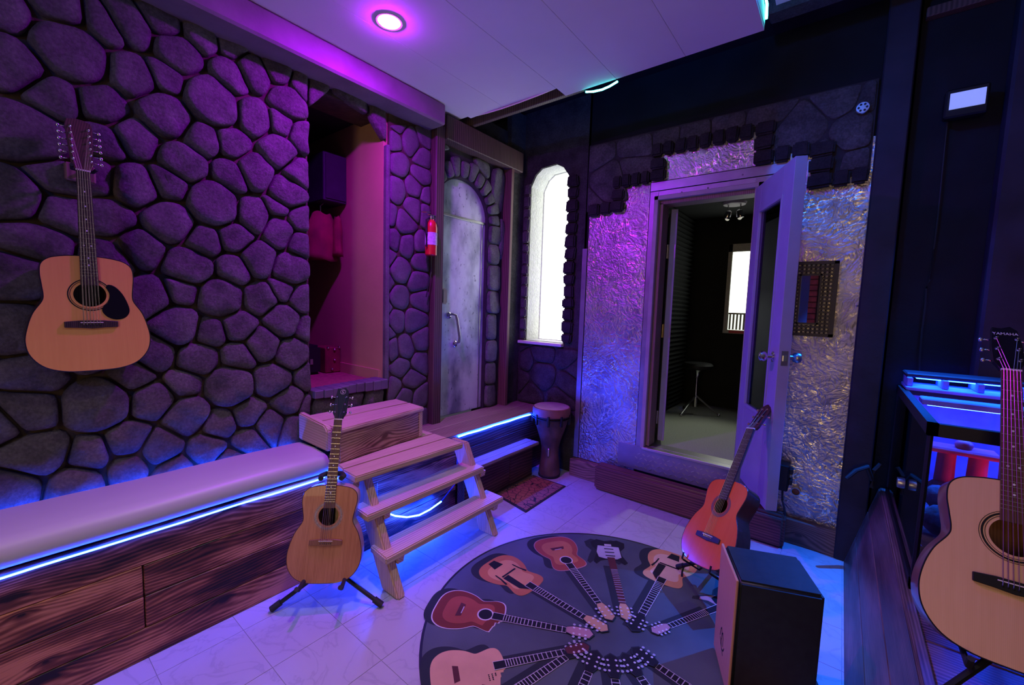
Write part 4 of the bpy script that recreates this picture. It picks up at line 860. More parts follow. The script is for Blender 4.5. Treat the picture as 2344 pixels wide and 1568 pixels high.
# ---- booth: step beam, doors, interior
sb_ = tag(MB().box((-1.525, 3.105, 0), (-.185, YM-.06, .212)).build('step_beam', 'step_wood', bevel=.02, seg=3, smooth=True), 'heavy red-brown timber beam used as a step before the booth door', 'step')
tag(MB().box((-.55, 3.13, .2135), (-.47, 3.2, .275)).build('wood_offcut', 'step_wood', bevel=.006), 'small dark wood block on the beam behind the classical guitar', 'block')
d2 = bpy.data.objects.new('door_2', None); COL.objects.link(d2); struct(d2, 'grey-blue glazed booth door standing open toward the room')
DW, DT, DH = .612, .058, 1.935
hx, hy = OX1+.01, YM-.035; dv = Vector((.262, -.553, 0)).normalized(); nv = Vector((dv.y, -dv.x, 0))   # nv points to the glazed side seen from the room's left
mb = Matrix((dv, -nv, Vector((0, 0, 1)))).transposed().to_4x4(); mb.translation = (hx, hy, .40); d2.matrix_basis = mb
def D(m_, nm, mat, par=None, **kw): return m_.build(nm, mat, par or d2, local=True, **kw)
GX0, GX1, GZ0, GZ1 = .115, .475, .50, 1.76
for nm, lo_, hi_ in (('hinge_stile', (0, 0, 0), (GX0, DT, DH)), ('lock_stile', (GX1, 0, 0), (DW, DT, DH)), ('bottom_rail', (GX0, 0, 0), (GX1, DT, GZ0)), ('top_rail', (GX0, 0, GZ1), (GX1, DT, DH))):
    D(MB().box(lo_, hi_), nm, 'door_paint', bevel=.0015)
for y in (.010, .040): D(MB().box((GX0, y, GZ0), (GX1, y+.006, GZ1)), 'glass_pane', 'glass')
bd = MB()
for lo_, hi_ in (((GX0-.012, -.006, GZ0-.012), (GX0+.006, .012, GZ1+.012)), ((GX1-.006, -.006, GZ0-.012), (GX1+.012, .012, GZ1+.012)), ((GX0, -.006, GZ0-.012), (GX1, .012, GZ0+.006)), ((GX0, -.006, GZ1-.006), (GX1, .012, GZ1+.012))): bd.box(lo_, hi_)
D(bd, 'glazing_bead', 'door_paint', bevel=.002)
RX = Matrix.Rotation(R(90), 3, 'X')
for sy, mat in ((-1, 'chrome'), (1, 'steel')):
    y0 = 0 if sy < 0 else DT
    pr = [(.030, 0), (.030, .006), (.014, .012), (.012, .034), (.024, .042), (.030, .056), (.026, .072), (.012, .078), (.001, .079)]
    D(MB().lathe([(r, h) for r, h in pr], (DW-.065, y0, .865), 18, T=(RX if sy < 0 else Matrix.Rotation(R(-90), 3, 'X'))), 'door_knob', mat, smooth=True)
D(MB().box((DW-.001, .014, .825), (DW+.002, .046, .905)), 'latch_plate', 'steel')
D(MB().box((DW, .022, .850), (DW+.010, .038, .880)), 'latch_bolt', 'chrome')
# inner door, edge-on inside the left jamb
d3 = bpy.data.objects.new('door_3', None); COL.objects.link(d3); d3.location = (-1.10, 3.46, .43); struct(d3, 'inner booth door folded back inside the doorway')
MB().box((-.05, 0, 0), (0, .60, 1.88), T=Matrix.Translation((-1.085, 3.462, .43)) @ Matrix.Rotation(R(22), 4, 'Z')).build('door_leaf', 'door_paint', d3, bevel=.002)
for z in (.62, 1.34, 1.98):
    MB().box((-1.150, 3.458, z-.055), (-1.09, 3.462, z+.055)).tube([(-1.150, 3.456, z-.055), (-1.150, 3.456, z+.055)], .007, 8).build('hinge', 'brass' if 1 < z < 1.5 else 'steel', d3)
# interior shell
bxw = struct(MB().box((-2.0, 5.40, 0), (.3, 5.48, 2.75)).build('wall_booth_back', 'foam'), 'black foam-lined back wall inside the booth')
bl = struct(MB().box((-1.56, 3.44, 0), (-1.50, 5.4, 2.75)).build('wall_booth_left', 'foam'), 'ribbed acoustic foam wall inside the booth')
rib = None
for k in range(44):
    z = .42+k*.05
    if rib is None:
        rib = MB().prism([(3.9, z), (3.9, z+.05), (3.9, z+.025)], 0, 1, ident)
        mm = MB().add([(-1.50, 3.46, -.025), (-1.46, 3.46, 0), (-1.50, 3.46, .025), (-1.50, 5.40, -.025), (-1.46, 5.40, 0), (-1.50, 5.40, .025)], [(0, 2, 1), (3, 4, 5), (0, 1, 4, 3), (1, 2, 5, 4), (2, 0, 3, 5)])
        o_ = mm.build('foam_rib', 'foam', bl); o_.location.z = z; rib_me = o_.data; rx_, ry_ = o_.location.x, o_.location.y
    else: put('foam_rib', rib_me, bl, (rx_, ry_, z))
struct(MB().box((.0, 3.44, 0), (.06, 5.4, 2.75)).build('wall_booth_right', 'foam'), 'black right wall inside the booth')
struct(MB().box((-1.8, 3.43, .0), (.06, 5.4, .385)).build('floor_booth', 'carpet'), 'grey carpeted floor inside the booth')
struct(MB().box((-1.8, 3.44, 2.60), (.06, 5.4, 2.68)).build('ceiling_booth', 'foam'), 'black ceiling inside the booth')
w2 = bpy.data.objects.new('window_2', None); COL.objects.link(w2); w2.location = (-.8, 5.38, 1.3); struct(w2, 'bright window with roller blind at the back of the booth')
MB().box((-1.04, 5.385, 1.50), (-.60, 5.392, 2.20)).build('pane', 'day', w2)
MB().box((-1.04, 5.385, 1.31), (-.60, 5.392, 1.50)).build('lower_pane', 'day_booth', w2)
fr = MB()
for lo_, hi_ in (((-1.085, 5.36, 1.27), (-1.04, 5.40, 2.29)), ((-.60, 5.36, 1.27), (-.555, 5.40, 2.29)), ((-1.085, 5.36, 2.20), (-.555, 5.40, 2.29)), ((-1.085, 5.35, 1.27), (-.555, 5.40, 1.31)), ((-1.04, 5.37, 1.49), (-.6, 5.395, 1.51))): fr.box(lo_, hi_)
fr.build('window_frame', 'plaster', w2, bevel=.003)
for k in range(12): MB().box((-1.03+k*.036, 5.376, 1.315), (-1.012+k*.036, 5.384, 1.49)).build('slat', 'plaster', w2)
MB().box((-1.02, 5.345, 1.275), (-.86, 5.352, 1.305)).build('sticker', 'red', w2)
th = thing('drum_throne', 'round black drum stool with chrome post inside the booth', 'stool', (-1.2, 4.83, .385))
MB().lathe([(.02, .50), (.13, .50), (.155, .515), (.158, .545), (.14, .565), (.02, .57)], (-1.2, 4.83, .385), 24).build('seat', 'black', th, smooth=True)
MB().lathe([(.013, .10), (.013, .40), (.022, .41), (.022, .46), (.05, .50)], (-1.2, 4.83, .385), 12).build('post', 'chrome', th, smooth=True)
MB().lathe([(.022, .08), (.022, .17)], (-1.2, 4.83, .385), 12).build('collar', 'steel', th, smooth=True)
for a in (-1.9, .2, 2.3):
    f_ = Vector((-1.2+.24*math.cos(a), 4.83+.24*math.sin(a), .40)); l_ = MB().tube([(-1.2, 4.83, .59), f_], .009, 8).build('leg', 'steel', th, smooth=True); MB().ball(f_, .018, 10).build('rubber_foot', 'chrome' if a < 1 else 'rubber', l_, smooth='all')
cl = thing('spotlight_fixture', 'white ceiling plate with two small spot lamps inside the booth', 'light', (-.93, 4.7, 2.6))
MB().lathe([(.001, -.025), (.10, -.022), (.11, 0)], (-.93, 4.7, 2.6), 24).build('ceiling_plate', 'ceiling', cl, smooth=True)
for dx_, a in ((-.05, .3), (.06, -.25)):
    h_ = MB().tube([(-.93+dx_, 4.68, 2.59), (-.93+dx_, 4.68, 2.52)], .006, 8).build('arm', 'steel', cl, smooth=True)
    MB().lathe([(.012, .05), (.03, .035), (.036, -.02), (.03, -.035)], (-.93+dx_, 4.68, 2.475), 14, T=Matrix.Rotation(a, 3, 'Y')).build('lamp_shade', 'chrome', cl, smooth=True)
    MB().ball((-.93+dx_, 4.68, 2.445), .022, 10).build('bulb', 'bulb', cl, smooth='all')
lamp('SPOT', 'booth_spot', (-.93, 4.55, 2.38), 44, (.93, 1.0, .80), .04, (-.85, 3.75, .38), spot=62, blend=.7)
# ---- mirror in a pierced frame
mx0, mx1, mz0, mz1 = -.272, -.038, 1.372, 1.842; YF = YM-.012
mi = thing('wall_mirror', 'small mirror in a dark pierced lattice frame on the metal wall', 'mirror', (-.155, YF, 1.37))
gx0, gx1, gz0, gz1 = -.226, -.126, 1.455, 1.755
MB().box((gx0, YF-.012, gz0), (gx1, YF-.006, gz1)).build('mirror_glass', 'mirror', mi, bevel=.002)
m = MB()
for lo_, hi_ in (((mx0, mz0), (mx1, mz0+.018)), ((mx0, mz1-.018), (mx1, mz1)), ((mx0, mz0), (mx0+.012, mz1)), ((mx1-.024, mz0), (mx1, mz1)), ((gx0-.008, gz0-.008), (gx0+.002, gz1+.008)), ((gx1-.002, gz0-.008), (gx1+.008, gz1+.008)), ((gx0-.008, gz0-.008), (gx1+.008, gz0+.002)), ((gx0-.008, gz1-.002), (gx1+.008, gz1+.008))):
    m.box((lo_[0], YF-.016, lo_[1]), (hi_[0], YF, hi_[1]))
m.build('frame_border', 'mirror_frame', mi)
m = MB(); stp = .0235
def bar(a, b_, w_=.0024):
    a = Vector(a); b_ = Vector(b_); d = (b_-a).normalized(); p = Vector((-d.y, d.x))*w_
    m.prism([tuple(a+p), tuple(a-p), tuple(b_-p), tuple(b_+p)], .003, .010, fy(YF))
nx, nz = int((mx1-mx0)/stp), int((mz1-mz0)/stp)
for i in range(nx):
    for j in range(nz):
        x0, z0 = mx0+i*stp, mz0+j*stp; xc, zc = x0+stp/2, z0+stp/2
        if gx0-.004 < xc < gx1+.004 and gz0-.004 < zc < gz1+.004: continue
        bar((x0, z0), (x0+stp, z0+stp)); bar((x0, z0+stp), (x0+stp, z0)); bar((x0, zc), (x0+stp, zc), .0018); bar((x0, z0), (x0, z0+stp), .0018)
        q = 8; r_ = .0052
        m.prism([(xc+r_*math.cos(2*math.pi*k/q), zc+r_*math.sin(2*math.pi*k/q)) for k in range(q)], .003, .0105, fy(YF))
m.build('pierced_lattice', 'mirror_frame', mi)
# ---- small fixtures
q = ony(1975, 247, YM-.03); fx_ = thing('round_fixture', 'small round silver disc with holes high on the rock band', 'fixture', (q.x, YM-.03, q.z))
MB().lathe([(.001, .006), (.030, .005), (.034, 0), (.030, -.004)], (q.x, YM-.033, q.z), 24, T=Matrix.Rotation(R(90), 3, 'X')).build('disc', 'alu', fx_, smooth=True)
for k in range(6):
    a = k*math.pi/3; MB().lathe([(.006, .0), (.006, .008)], (q.x+.019*math.cos(a), YM-.033, q.z+.019*math.sin(a)), 8, T=Matrix.Rotation(R(90), 3, 'X')).build('hole', 'black', fx_)
jb = thing('junction_box', 'black electrical box on the metal wall behind the open door', 'box', (-.23, 3.2, .36))
MB().box((-.30, 3.16, .365), (-.192, YM, .535)).build('box_body', 'black', jb, bevel=.006)
for z in (.42, .49): MB().box((-.192, 3.19, z-.015), (-.172, 3.24, z+.02)).build('plug', 'rubber', jb, bevel=.003)
MB().tube([(-.22, 3.19, .366), (-.215, 3.17, .30), (-.20, 3.16, .26), (-.19, 3.15, .2125)], .006, 8).build('cord', 'rubber', jb, smooth=True)
pp = ony(1822, 1123, YM); pe = thing('pipe_stub', 'short open copper pipe stub poking out low on the metal wall', 'pipe', (pp.x, YM, pp.z))
MB().lathe([(.025, 0), (.027, -.003), (.027, .03), (.022, .03), (.022, .004)], (pp.x, YM+.005, pp.z), 20, T=Matrix.Rotation(R(90), 3, 'X'), cap=False).build('pipe_rim', 'steel', pe, smooth=True)
MB().lathe([(.001, .008), (.022, .008)], (pp.x, YM+.005, pp.z), 20, T=Matrix.Rotation(R(90), 3, 'X'), cap=False).build('pipe_bore', 'djembe_band', pe)
# ---- wall flood light with cable
fl = thing('flood_light', 'black rectangular flood light with pale panel mounted high on the right wall', 'light', (.42, 3.2, 2.58))
MB().box((.335, 3.19, 2.555), (.495, 3.25, 2.70)).build('housing', 'black', fl, bevel=.008)
MB().box((.352, 3.184, 2.595), (.480, 3.192, 2.675)).build('light_panel', 'flood', fl)
MB().box((.34, 3.25, 2.60), (.36, 3.30, 2.66)).box((.47, 3.25, 2.60), (.49, 3.30, 2.66)).build('bracket', 'black', fl)
lamp('SPOT', 'flood_beam', (.416, 3.168, 2.60), 720, (.004, .14, 1.0), .008, (.22, 2.4, 0), spot=52, blend=1.0)
cp = [(2168,275),(2163,340),(2155,420),(2147,500),(2138,570),(2128,640),(2120,660),(2118,700),(2110,760),(2105,830),(2103,872)]
cb_ = [ony(x, y, 3.285) for x, y in cp]
tag(MB().tube([(.347, 3.25, 2.57)]+cb_, .0045, 6).build('power_cable', 'rubber', smooth=True), 'thin black cable running down the wall from the flood light', 'cable')
# ---- djembe
dj = thing('djembe', 'dark goblet djembe drum with pale skin standing beside the deck', 'drum', (-1.985, 3.175, 0))
dc = (-1.962, 3.10, 0)
MB().lathe([(.092, .012), (.094, .05), (.088, .12), (.078, .2), (.076, .26), (.092, .33), (.118, .41), (.140, .48), (.152, .545), (.156, .60)], dc, 32).build('shell', 'djembe', dj, smooth=True)
MB().lathe([(.095, 0), (.097, .004), (.097, .02), (.093, .024)], dc, 32).build('rubber_foot', 'rubber', dj, smooth=True)
MB().lathe([(.157, .555), (.167, .56), (.168, .60), (.163, .628), (.155, .632)], dc, 32, cap=False).build('skin_collar', 'djembe_band', dj, smooth=True)
MB().lathe([(.001, .634), (.150, .634), (.162, .628)], dc, 32, cap=False).build('drum_skin', 'skin', dj, smooth=True)
for z in (.538, .556): MB().lathe([(.160, z-.005), (.171, z-.004), (.171, z+.004), (.160, z+.005)], dc, 32).build('hoop', 'black', dj, smooth=True)
for k in range(9):
    a = 2*math.pi*k/9+.25; c_ = Vector((dc[0]+.168*math.cos(a), dc[1]+.168*math.sin(a), 0)); T_ = Matrix.Rotation(a, 4, 'Z')
    MB().box((-.012, -.011, .485), (.008, .011, .575), T=Matrix.Translation(c_) @ T_).build('tension_lug', 'black', dj, bevel=.004)
a = -1.15; MB().box((-.004, -.008, .20), (.012, .008, .27), T=Matrix.Translation((dc[0]+.078*math.cos(a), dc[1]+.078*math.sin(a), 0)) @ Matrix.Rotation(a, 4, 'Z')).build('strap_peg', 'steel', dj, bevel=.003)
dj.location = (dc[0], dc[1], 0)
for ch in [o for o in COL.objects if o.parent == dj]: ch.matrix_parent_inverse = dj.matrix_basis.inverted()
# ---- doormat
dm = thing('doormat', 'brown doormat with black cracked-stone pattern beside the drum', 'doormat', (-1.9, 2.8, 0))
quad = [Vector((-2.065, 2.47, 0)), Vector((-1.705, 2.40, 0)), Vector((-1.72, 2.99, 0)), Vector((-2.06, 2.99, 0))]
cq = sum(quad, Vector())/4
MB().prism([(v.x, v.y) for v in quad], .0, .007, ident).build('rubber_base', 'mat_edge', dm, bevel=.002)
MB().prism([tuple((cq+(v-cq)*.93)[:2]) for v in quad], .006, .011, ident).build('patterned_pile', 'mat_tile', dm, bevel=.002)
# ---- fire extinguisher
fe = thing('fire_extinguisher', 'red fire extinguisher hanging on the dark post beside the arched door', 'fire extinguisher', (-2.42, 2.10, 1.85))
ec = (-2.425, 2.085, 1.855)
MB().lathe([(.038, 0), (.043, .006), (.044, .20), (.040, .228), (.026, .25), (.016, .26)], ec, 24).build('cylinder', 'red', fe, smooth=True)
MB().lathe([(.0446, .075), (.0446, .165)], ec, 24, cap=False).build('label_band', 'label_paper', fe, smooth=True)
MB().lathe([(.016, .258), (.018, .262), (.018, .285), (.012, .29)], ec, 14).build('valve', 'steel', fe, smooth=True)
MB().box((-.012, -.045, .288), (.012, .035, .296), T=Matrix.Translation(ec)).box((-.010, -.055, .306), (.010, .03, .313), T=Matrix.Translation(ec) @ Matrix.Rotation(R(8), 4, 'X')).build('squeeze_handle', 'chrome', fe, bevel=.002)
MB().lathe([(.001, .004), (.013, .003), (.013, -.006)], (ec[0]+.02, ec[1]+.012, ec[2]+.274), 14, T=Matrix.Rotation(R(90), 3, 'Y')).build('pressure_gauge', 'chrome', fe, smooth=True)
MB().tube([(ec[0], ec[1]-.018, ec[2]+.272), (ec[0]+.01, ec[1]-.055, ec[2]+.25), (ec[0]+.012, ec[1]-.056, ec[2]+.15), (ec[0]+.01, ec[1]-.05, ec[2]+.06)], .008, 8).build('hose', 'rubber', fe, smooth=True)
MB().box((-2.475, 2.07, 1.87), (-2.465, 2.10, 2.08)).build('wall_bracket', 'steel', fe)
MB().tube([(ec[0]-.02, ec[1]+.02, 1.86), (-2.455, 2.115, 1.74), (-2.47, 2.10, 1.62), (-2.478, 2.09, 1.55)], .004, 6).build('tether', 'rubber', fe, smooth=True)
# ---- cajon
cA, cB, cC = Vector((-.335, 1.96, 0)), Vector((-.235, 1.72, 0)), Vector((-.065, 2.06, 0))
uu = (cB-cA).normalized(); vv = (cC-cA); vv = (vv-uu*vv.dot(uu)).normalized(); CW, CDp, CH = .262, .29, .485
cj = thing('cajon', 'black cajon box drum with plywood front standing on the rug', 'drum'); mb = Matrix((uu, vv, Vector((0, 0, 1)))).transposed().to_4x4(); mb.translation = cA+Vector((0, 0, .0125)); cj.matrix_basis = mb
MB().box((0, .006, .012), (CW, CDp, CH)).build('body', 'cajon_body', cj, local=True, bevel=.012, seg=3, smooth=True)
MB().box((-.001, -.003, .012), (CW+.001, .0065, CH+.001)).build('tapa', 'cajon_front', cj, local=True, bevel=.002)
for x in (.03, CW-.03):
    for y in (.04, CDp-.04): MB().lathe([(.014, 0), (.016, .012)], (x, y, 0), 12).build('rubber_foot', 'rubber', cj, local=True, smooth=True)
lg = MB()
def lgl(pts, w_=.0028):
    for a, b_ in zip(pts, pts[1:]):
        a = Vector(a); b_ = Vector(b_); d = (b_-a).normalized(); p = Vector((-d.y, d.x))*w_; a = a-d*w_*.6; b_ = b_+d*w_*.6
        lg.prism([tuple(a+p), tuple(a-p), tuple(b_-p), tuple(b_+p)], .0031, .0036, lambda u, v, d_: Vector((u, -d_, v)))
cx0, cz0 = .125, .135
lgl([(cx0-.028, cz0+.002), (cx0-.020, cz0+.034), (cx0-.010, cz0+.046), (cx0-.002, cz0+.036), (cx0+.001, cz0+.006), (cx0+.004, cz0+.030), (cx0+.014, cz0+.040), (cx0+.022, cz0+.024), (cx0+.024, cz0-.01)])
lgl([(cx0-.022, cz0-.004), (cx0-.008, cz0-.022), (cx0+.012, cz0-.030), (cx0+.034, cz0-.022), (cx0+.044, cz0-.004)]); lgl([(cx0-.004, cz0+.002), (cx0-.001, cz0-.016), (cx0+.008, cz0-.03), (cx0+.03, cz0-.044)])
lg.build('drum_emblem', 'black', cj, local=True)
# ---- stage platform on the right
sg = thing('stage_platform', 'low timber stage with slanted plank front along the right wall', 'platform', (.6, 1.6, 0))
X0, X1, ZP = .122, .245, .505
MB().prism([(X0+.02, 0), (1.8, 0), (1.8, ZP-.03), (X1+.02, ZP-.03)], 0, 4.6, fy(3.27)).build('stage_frame', 'plank_dark', sg)
for k, (f0, f1) in enumerate(((0, .36), (.365, .70), (.705, 1.0))):
    a0 = Vector((X0+(X1-X0)*f0, 0, ZP*f0)); a1 = Vector((X0+(X1-X0)*f1, 0, ZP*f1)); nn = Vector((-.97, 0, .24))*.0
    MB().add([(a0.x+.022, -1.3, a0.z), (a0.x, -1.3, a0.z), (a1.x, -1.3, a1.z), (a1.x+.022, -1.3, a1.z), (a0.x+.022, 3.215, a0.z), (a0.x, 3.215, a0.z), (a1.x, 3.215, a1.z), (a1.x+.022, 3.215, a1.z)], [(0,1,2,3),(7,6,5,4),(0,4,5,1),(1,5,6,2),(2,6,7,3),(3,7,4,0)]).build('front_plank', 'plat_wood', sg, bevel=.003)
MB().box((X1+.004, -1.3, ZP-.026), (X1+.034, 3.22, ZP+.006)).build('edge_batten', 'plat_wood', sg, bevel=.004)
for k in range(22):
    y0 = -1.3+k*.205; MB().box((X1+.036, y0+.002, ZP-.028), (1.75, y0+.203, ZP)).build('deck_plank', 'plat_wood_x', sg, bevel=.003)
# ---- aquarium
AX0, AX1, AY0, AY1, AZ0_, AZ1_ = .275, .92, 2.075, 3.14, ZP+.001, 1.135
aq = thing('aquarium', 'glass aquarium with black rim glowing blue on the stage', 'aquarium', (.6, 2.6, ZP))
for z0, z1, nm in ((AZ1_-.045, AZ1_, 'top_rim'), (AZ0_, AZ0_+.04, 'bottom_rim')):
    MB().box((AX0-.006, AY0-.006, z0), (AX0+.022, AY1+.006, z1)).box((AX1-.022, AY0-.006, z0), (AX1+.006, AY1+.006, z1)).box((AX0-.006, AY0-.006, z0), (AX1+.006, AY0+.02, z1)).box((AX0-.006, AY1-.02, z0), (AX1+.006, AY1+.006, z1)).build(nm, 'black', aq)
for lo_, hi_ in (((AX0, AY0, AZ0_+.03), (AX0+.006, AY1, AZ1_-.02)), ((AX1-.006, AY0, AZ0_+.03), (AX1, AY1, AZ1_-.02)), ((AX0, AY0, AZ0_+.03), (AX1, AY0+.006, AZ1_-.02))): MB().box(lo_, hi_).build('glass_pane', 'tank_glass', aq)
MB().box((AX0, AY1-.006, AZ0_+.03), (AX1, AY1, AZ1_-.02)).build('back_panel', 'tank_blue', aq)
for x, y in ((AX0+.004, AY0+.004), (AX1-.004, AY0+.004), (AX0+.004, AY1-.004)): MB().tube([(x, y, AZ0_+.03), (x, y, AZ1_-.03)], .009, 6).build('corner_seal', 'black', aq)
MB().box((AX0+.01, AY0+.01, AZ0_+.035), (AX1-.01, AY1-.01, AZ0_+.10)).build('gravel_bed', 'gravel', aq)
mm = MB(); 
for k in range(26):
    a, b_ = rng.uniform(AX0+.06, AX0+.34), rng.uniform(AY0+.06, AY0+.5); mm.ball((a, b_, AZ0_+.10+rng.uniform(0, .16)), rng.uniform(.03, .06), 8)
o_ = mm.build('moss_clump', 'moss', aq, smooth='all')
oc = thing('aquarium_ornament', 'red arch-shaped ornament inside the aquarium', 'ornament', (.50, 2.60, AZ0_+.1))
for x in (.405, .50): MB().tube([(x, 2.60, AZ0_+.10), (x+.002, 2.60, AZ0_+.42)], [.036, .030], 12).build('pillar', 'ornament', oc, smooth=True)
MB().box((.30, 2.55, AZ0_+.42), (.56, 2.66, AZ0_+.445)).build('lintel', 'ornament', oc, bevel=.008)
MB().ball((.455, 2.60, AZ0_+.46), .03, 10, sc=(1, 1, .8)).build('finial', 'ornament', oc, smooth='all')
hd = thing('aquarium_hood', 'slotted light hood lying across the far end of the aquarium', 'light', (.5, 3.0, AZ1_))
hp_ = [(.29, 3.0), (.90, 3.0)]
MB().box((.285, 2.93, AZ1_+.002), (.70, 3.17, AZ1_+.020)).build('hood_base', 'tank_blue', hd, bevel=.004)
MB().box((.285, 3.0, AZ1_+.062), (.70, 3.17, AZ1_+.085)).build('hood_lid', 'navy_post', hd, bevel=.006)
for x in (.29, .42, .54, .67): MB().box((x, 2.96, AZ1_+.02), (x+.022, 3.16, AZ1_+.064)).build('hood_spacer', 'tank_blue', hd, bevel=.003)
MB().box((.31, 2.60, AZ1_-.015), (.90, 2.70, AZ1_+.012)).build('light_bar', 'tank_blue', hd, bevel=.004)
MB().box((.33, 2.615, AZ1_-.0175), (.88, 2.685, AZ1_-.0155)).build('lamp_tube', EM('aquarium_lamp', (.008, .06, 1.0), 220), hd)
MB().box((.33, 3.02, AZ1_+.056), (.66, 3.10, AZ1_+.0615)).build('lamp_tube', EM('hood_lamp', (.008, .05, 1.0), 60), hd)
tag(MB().tube([(.66, 2.9, 1.13), (.655, 2.86, .98), (.64, 2.84, .80), (.645, 2.84, .68)], .003, 6).build('pump_cable', 'rubber', smooth=True), 'thin cable hanging down inside the aquarium', 'cable')
bl_ = thing('aquarium_lamp', 'small round pink glowing lamp lying in the aquarium gravel', 'light', (.70, 2.5, AZ0_+.1))
MB().ball((.70, 2.50, AZ0_+.118), .02, 12).build('lamp_globe', EM('pink_globe', (1.0, .06, .22), 14), bl_, smooth='all')
MB().lathe([(.026, .095), (.022, .103)], (.70, 2.50, AZ0_), 14).build('lamp_base', 'rubber', bl_)
lamp('POINT', 'aquarium_pink_light', (.66, 2.44, AZ0_+.2), 3.2, (1.0, .05, .25), .02)
mg = thing('magnet_cleaner', 'small round magnet stuck on the left glass of the aquarium', 'magnet', (AX0-.02, 2.3, .86))
qm = onx(2072, 1107, AX0-.004); MB().lathe([(.022, -.012), (.024, 0), (.022, .012)], (AX0-.018, qm.y, qm.z), 18, T=Matrix.Rotation(R(90), 3, 'Y')).build('magnet_pad', 'steel', mg, smooth=True)
gg = thing('clamp_grip', 'black cable clamp hanging between the dark post and the stage', 'clamp', (.20, 3.15, .55))
MB().tube([(.21, 3.17, .56), (.18, 3.14, .64), (.13, 3.10, .615), (.09, 3.07, .565)], [.012, .014, .012, .010], 8).build('handle', 'rubber', gg, smooth=True)
MB().tube([(.21, 3.17, .515), (.215, 3.17, .62), (.24, 3.18, .66)], .012, 8).build('jaw', 'rubber', gg, smooth=True)
# ---- round rug with printed guitars
RC = Vector((-.75, 1.73)); RR = .845; RZ = .0105
rug = thing('round_rug', 'round grey rug printed with a ring of guitars', 'rug', (RC.x, RC.y, 0))
MB().lathe([(RR-.004, .0), (RR, .003), (RR, .007), (RR-.006, .010), (.001, .0105)], (RC.x, RC.y, 0), 96).build('rug_pile', P('rug_grey', (.062, .078, .082), .9, var=.35, scale=2.2, bump=.15, bscale=160), rug, smooth=True)
MB().lathe([(RR-.010, .0100), (RR+.002, .0106), (RR+.003, 0)], (RC.x, RC.y, 0), 96, cap=False).build('rug_edge', 'black', rug, smooth=True)
def prn(nm, c): M[nm] = P(nm, c, .85, var=.12, scale=6, spec=.2); return nm
prn('p_shadow', (.022, .027, .03)); prn('p_white', (.55, .5, .5)); prn('p_brown', (.16, .035, .02)); prn('p_blond', (.55, .28, .11)); prn('p_amber', (.42, .15, .06)); prn('p_burst', (.30, .07, .04))
prn('p_pearl', (.36, .36, .40)); prn('p_black', (.012, .012, .014)); prn('p_pink', (.36, .20, .20)); prn('p_natural', (.56, .32, .18)); prn('p_cream', (.60, .42, .26)); prn('p_fret', (.42, .40, .40)); prn('p_maple', (.5, .3, .14)); prn('p_darkred', (.09, .025, .025))
LZ = [0]
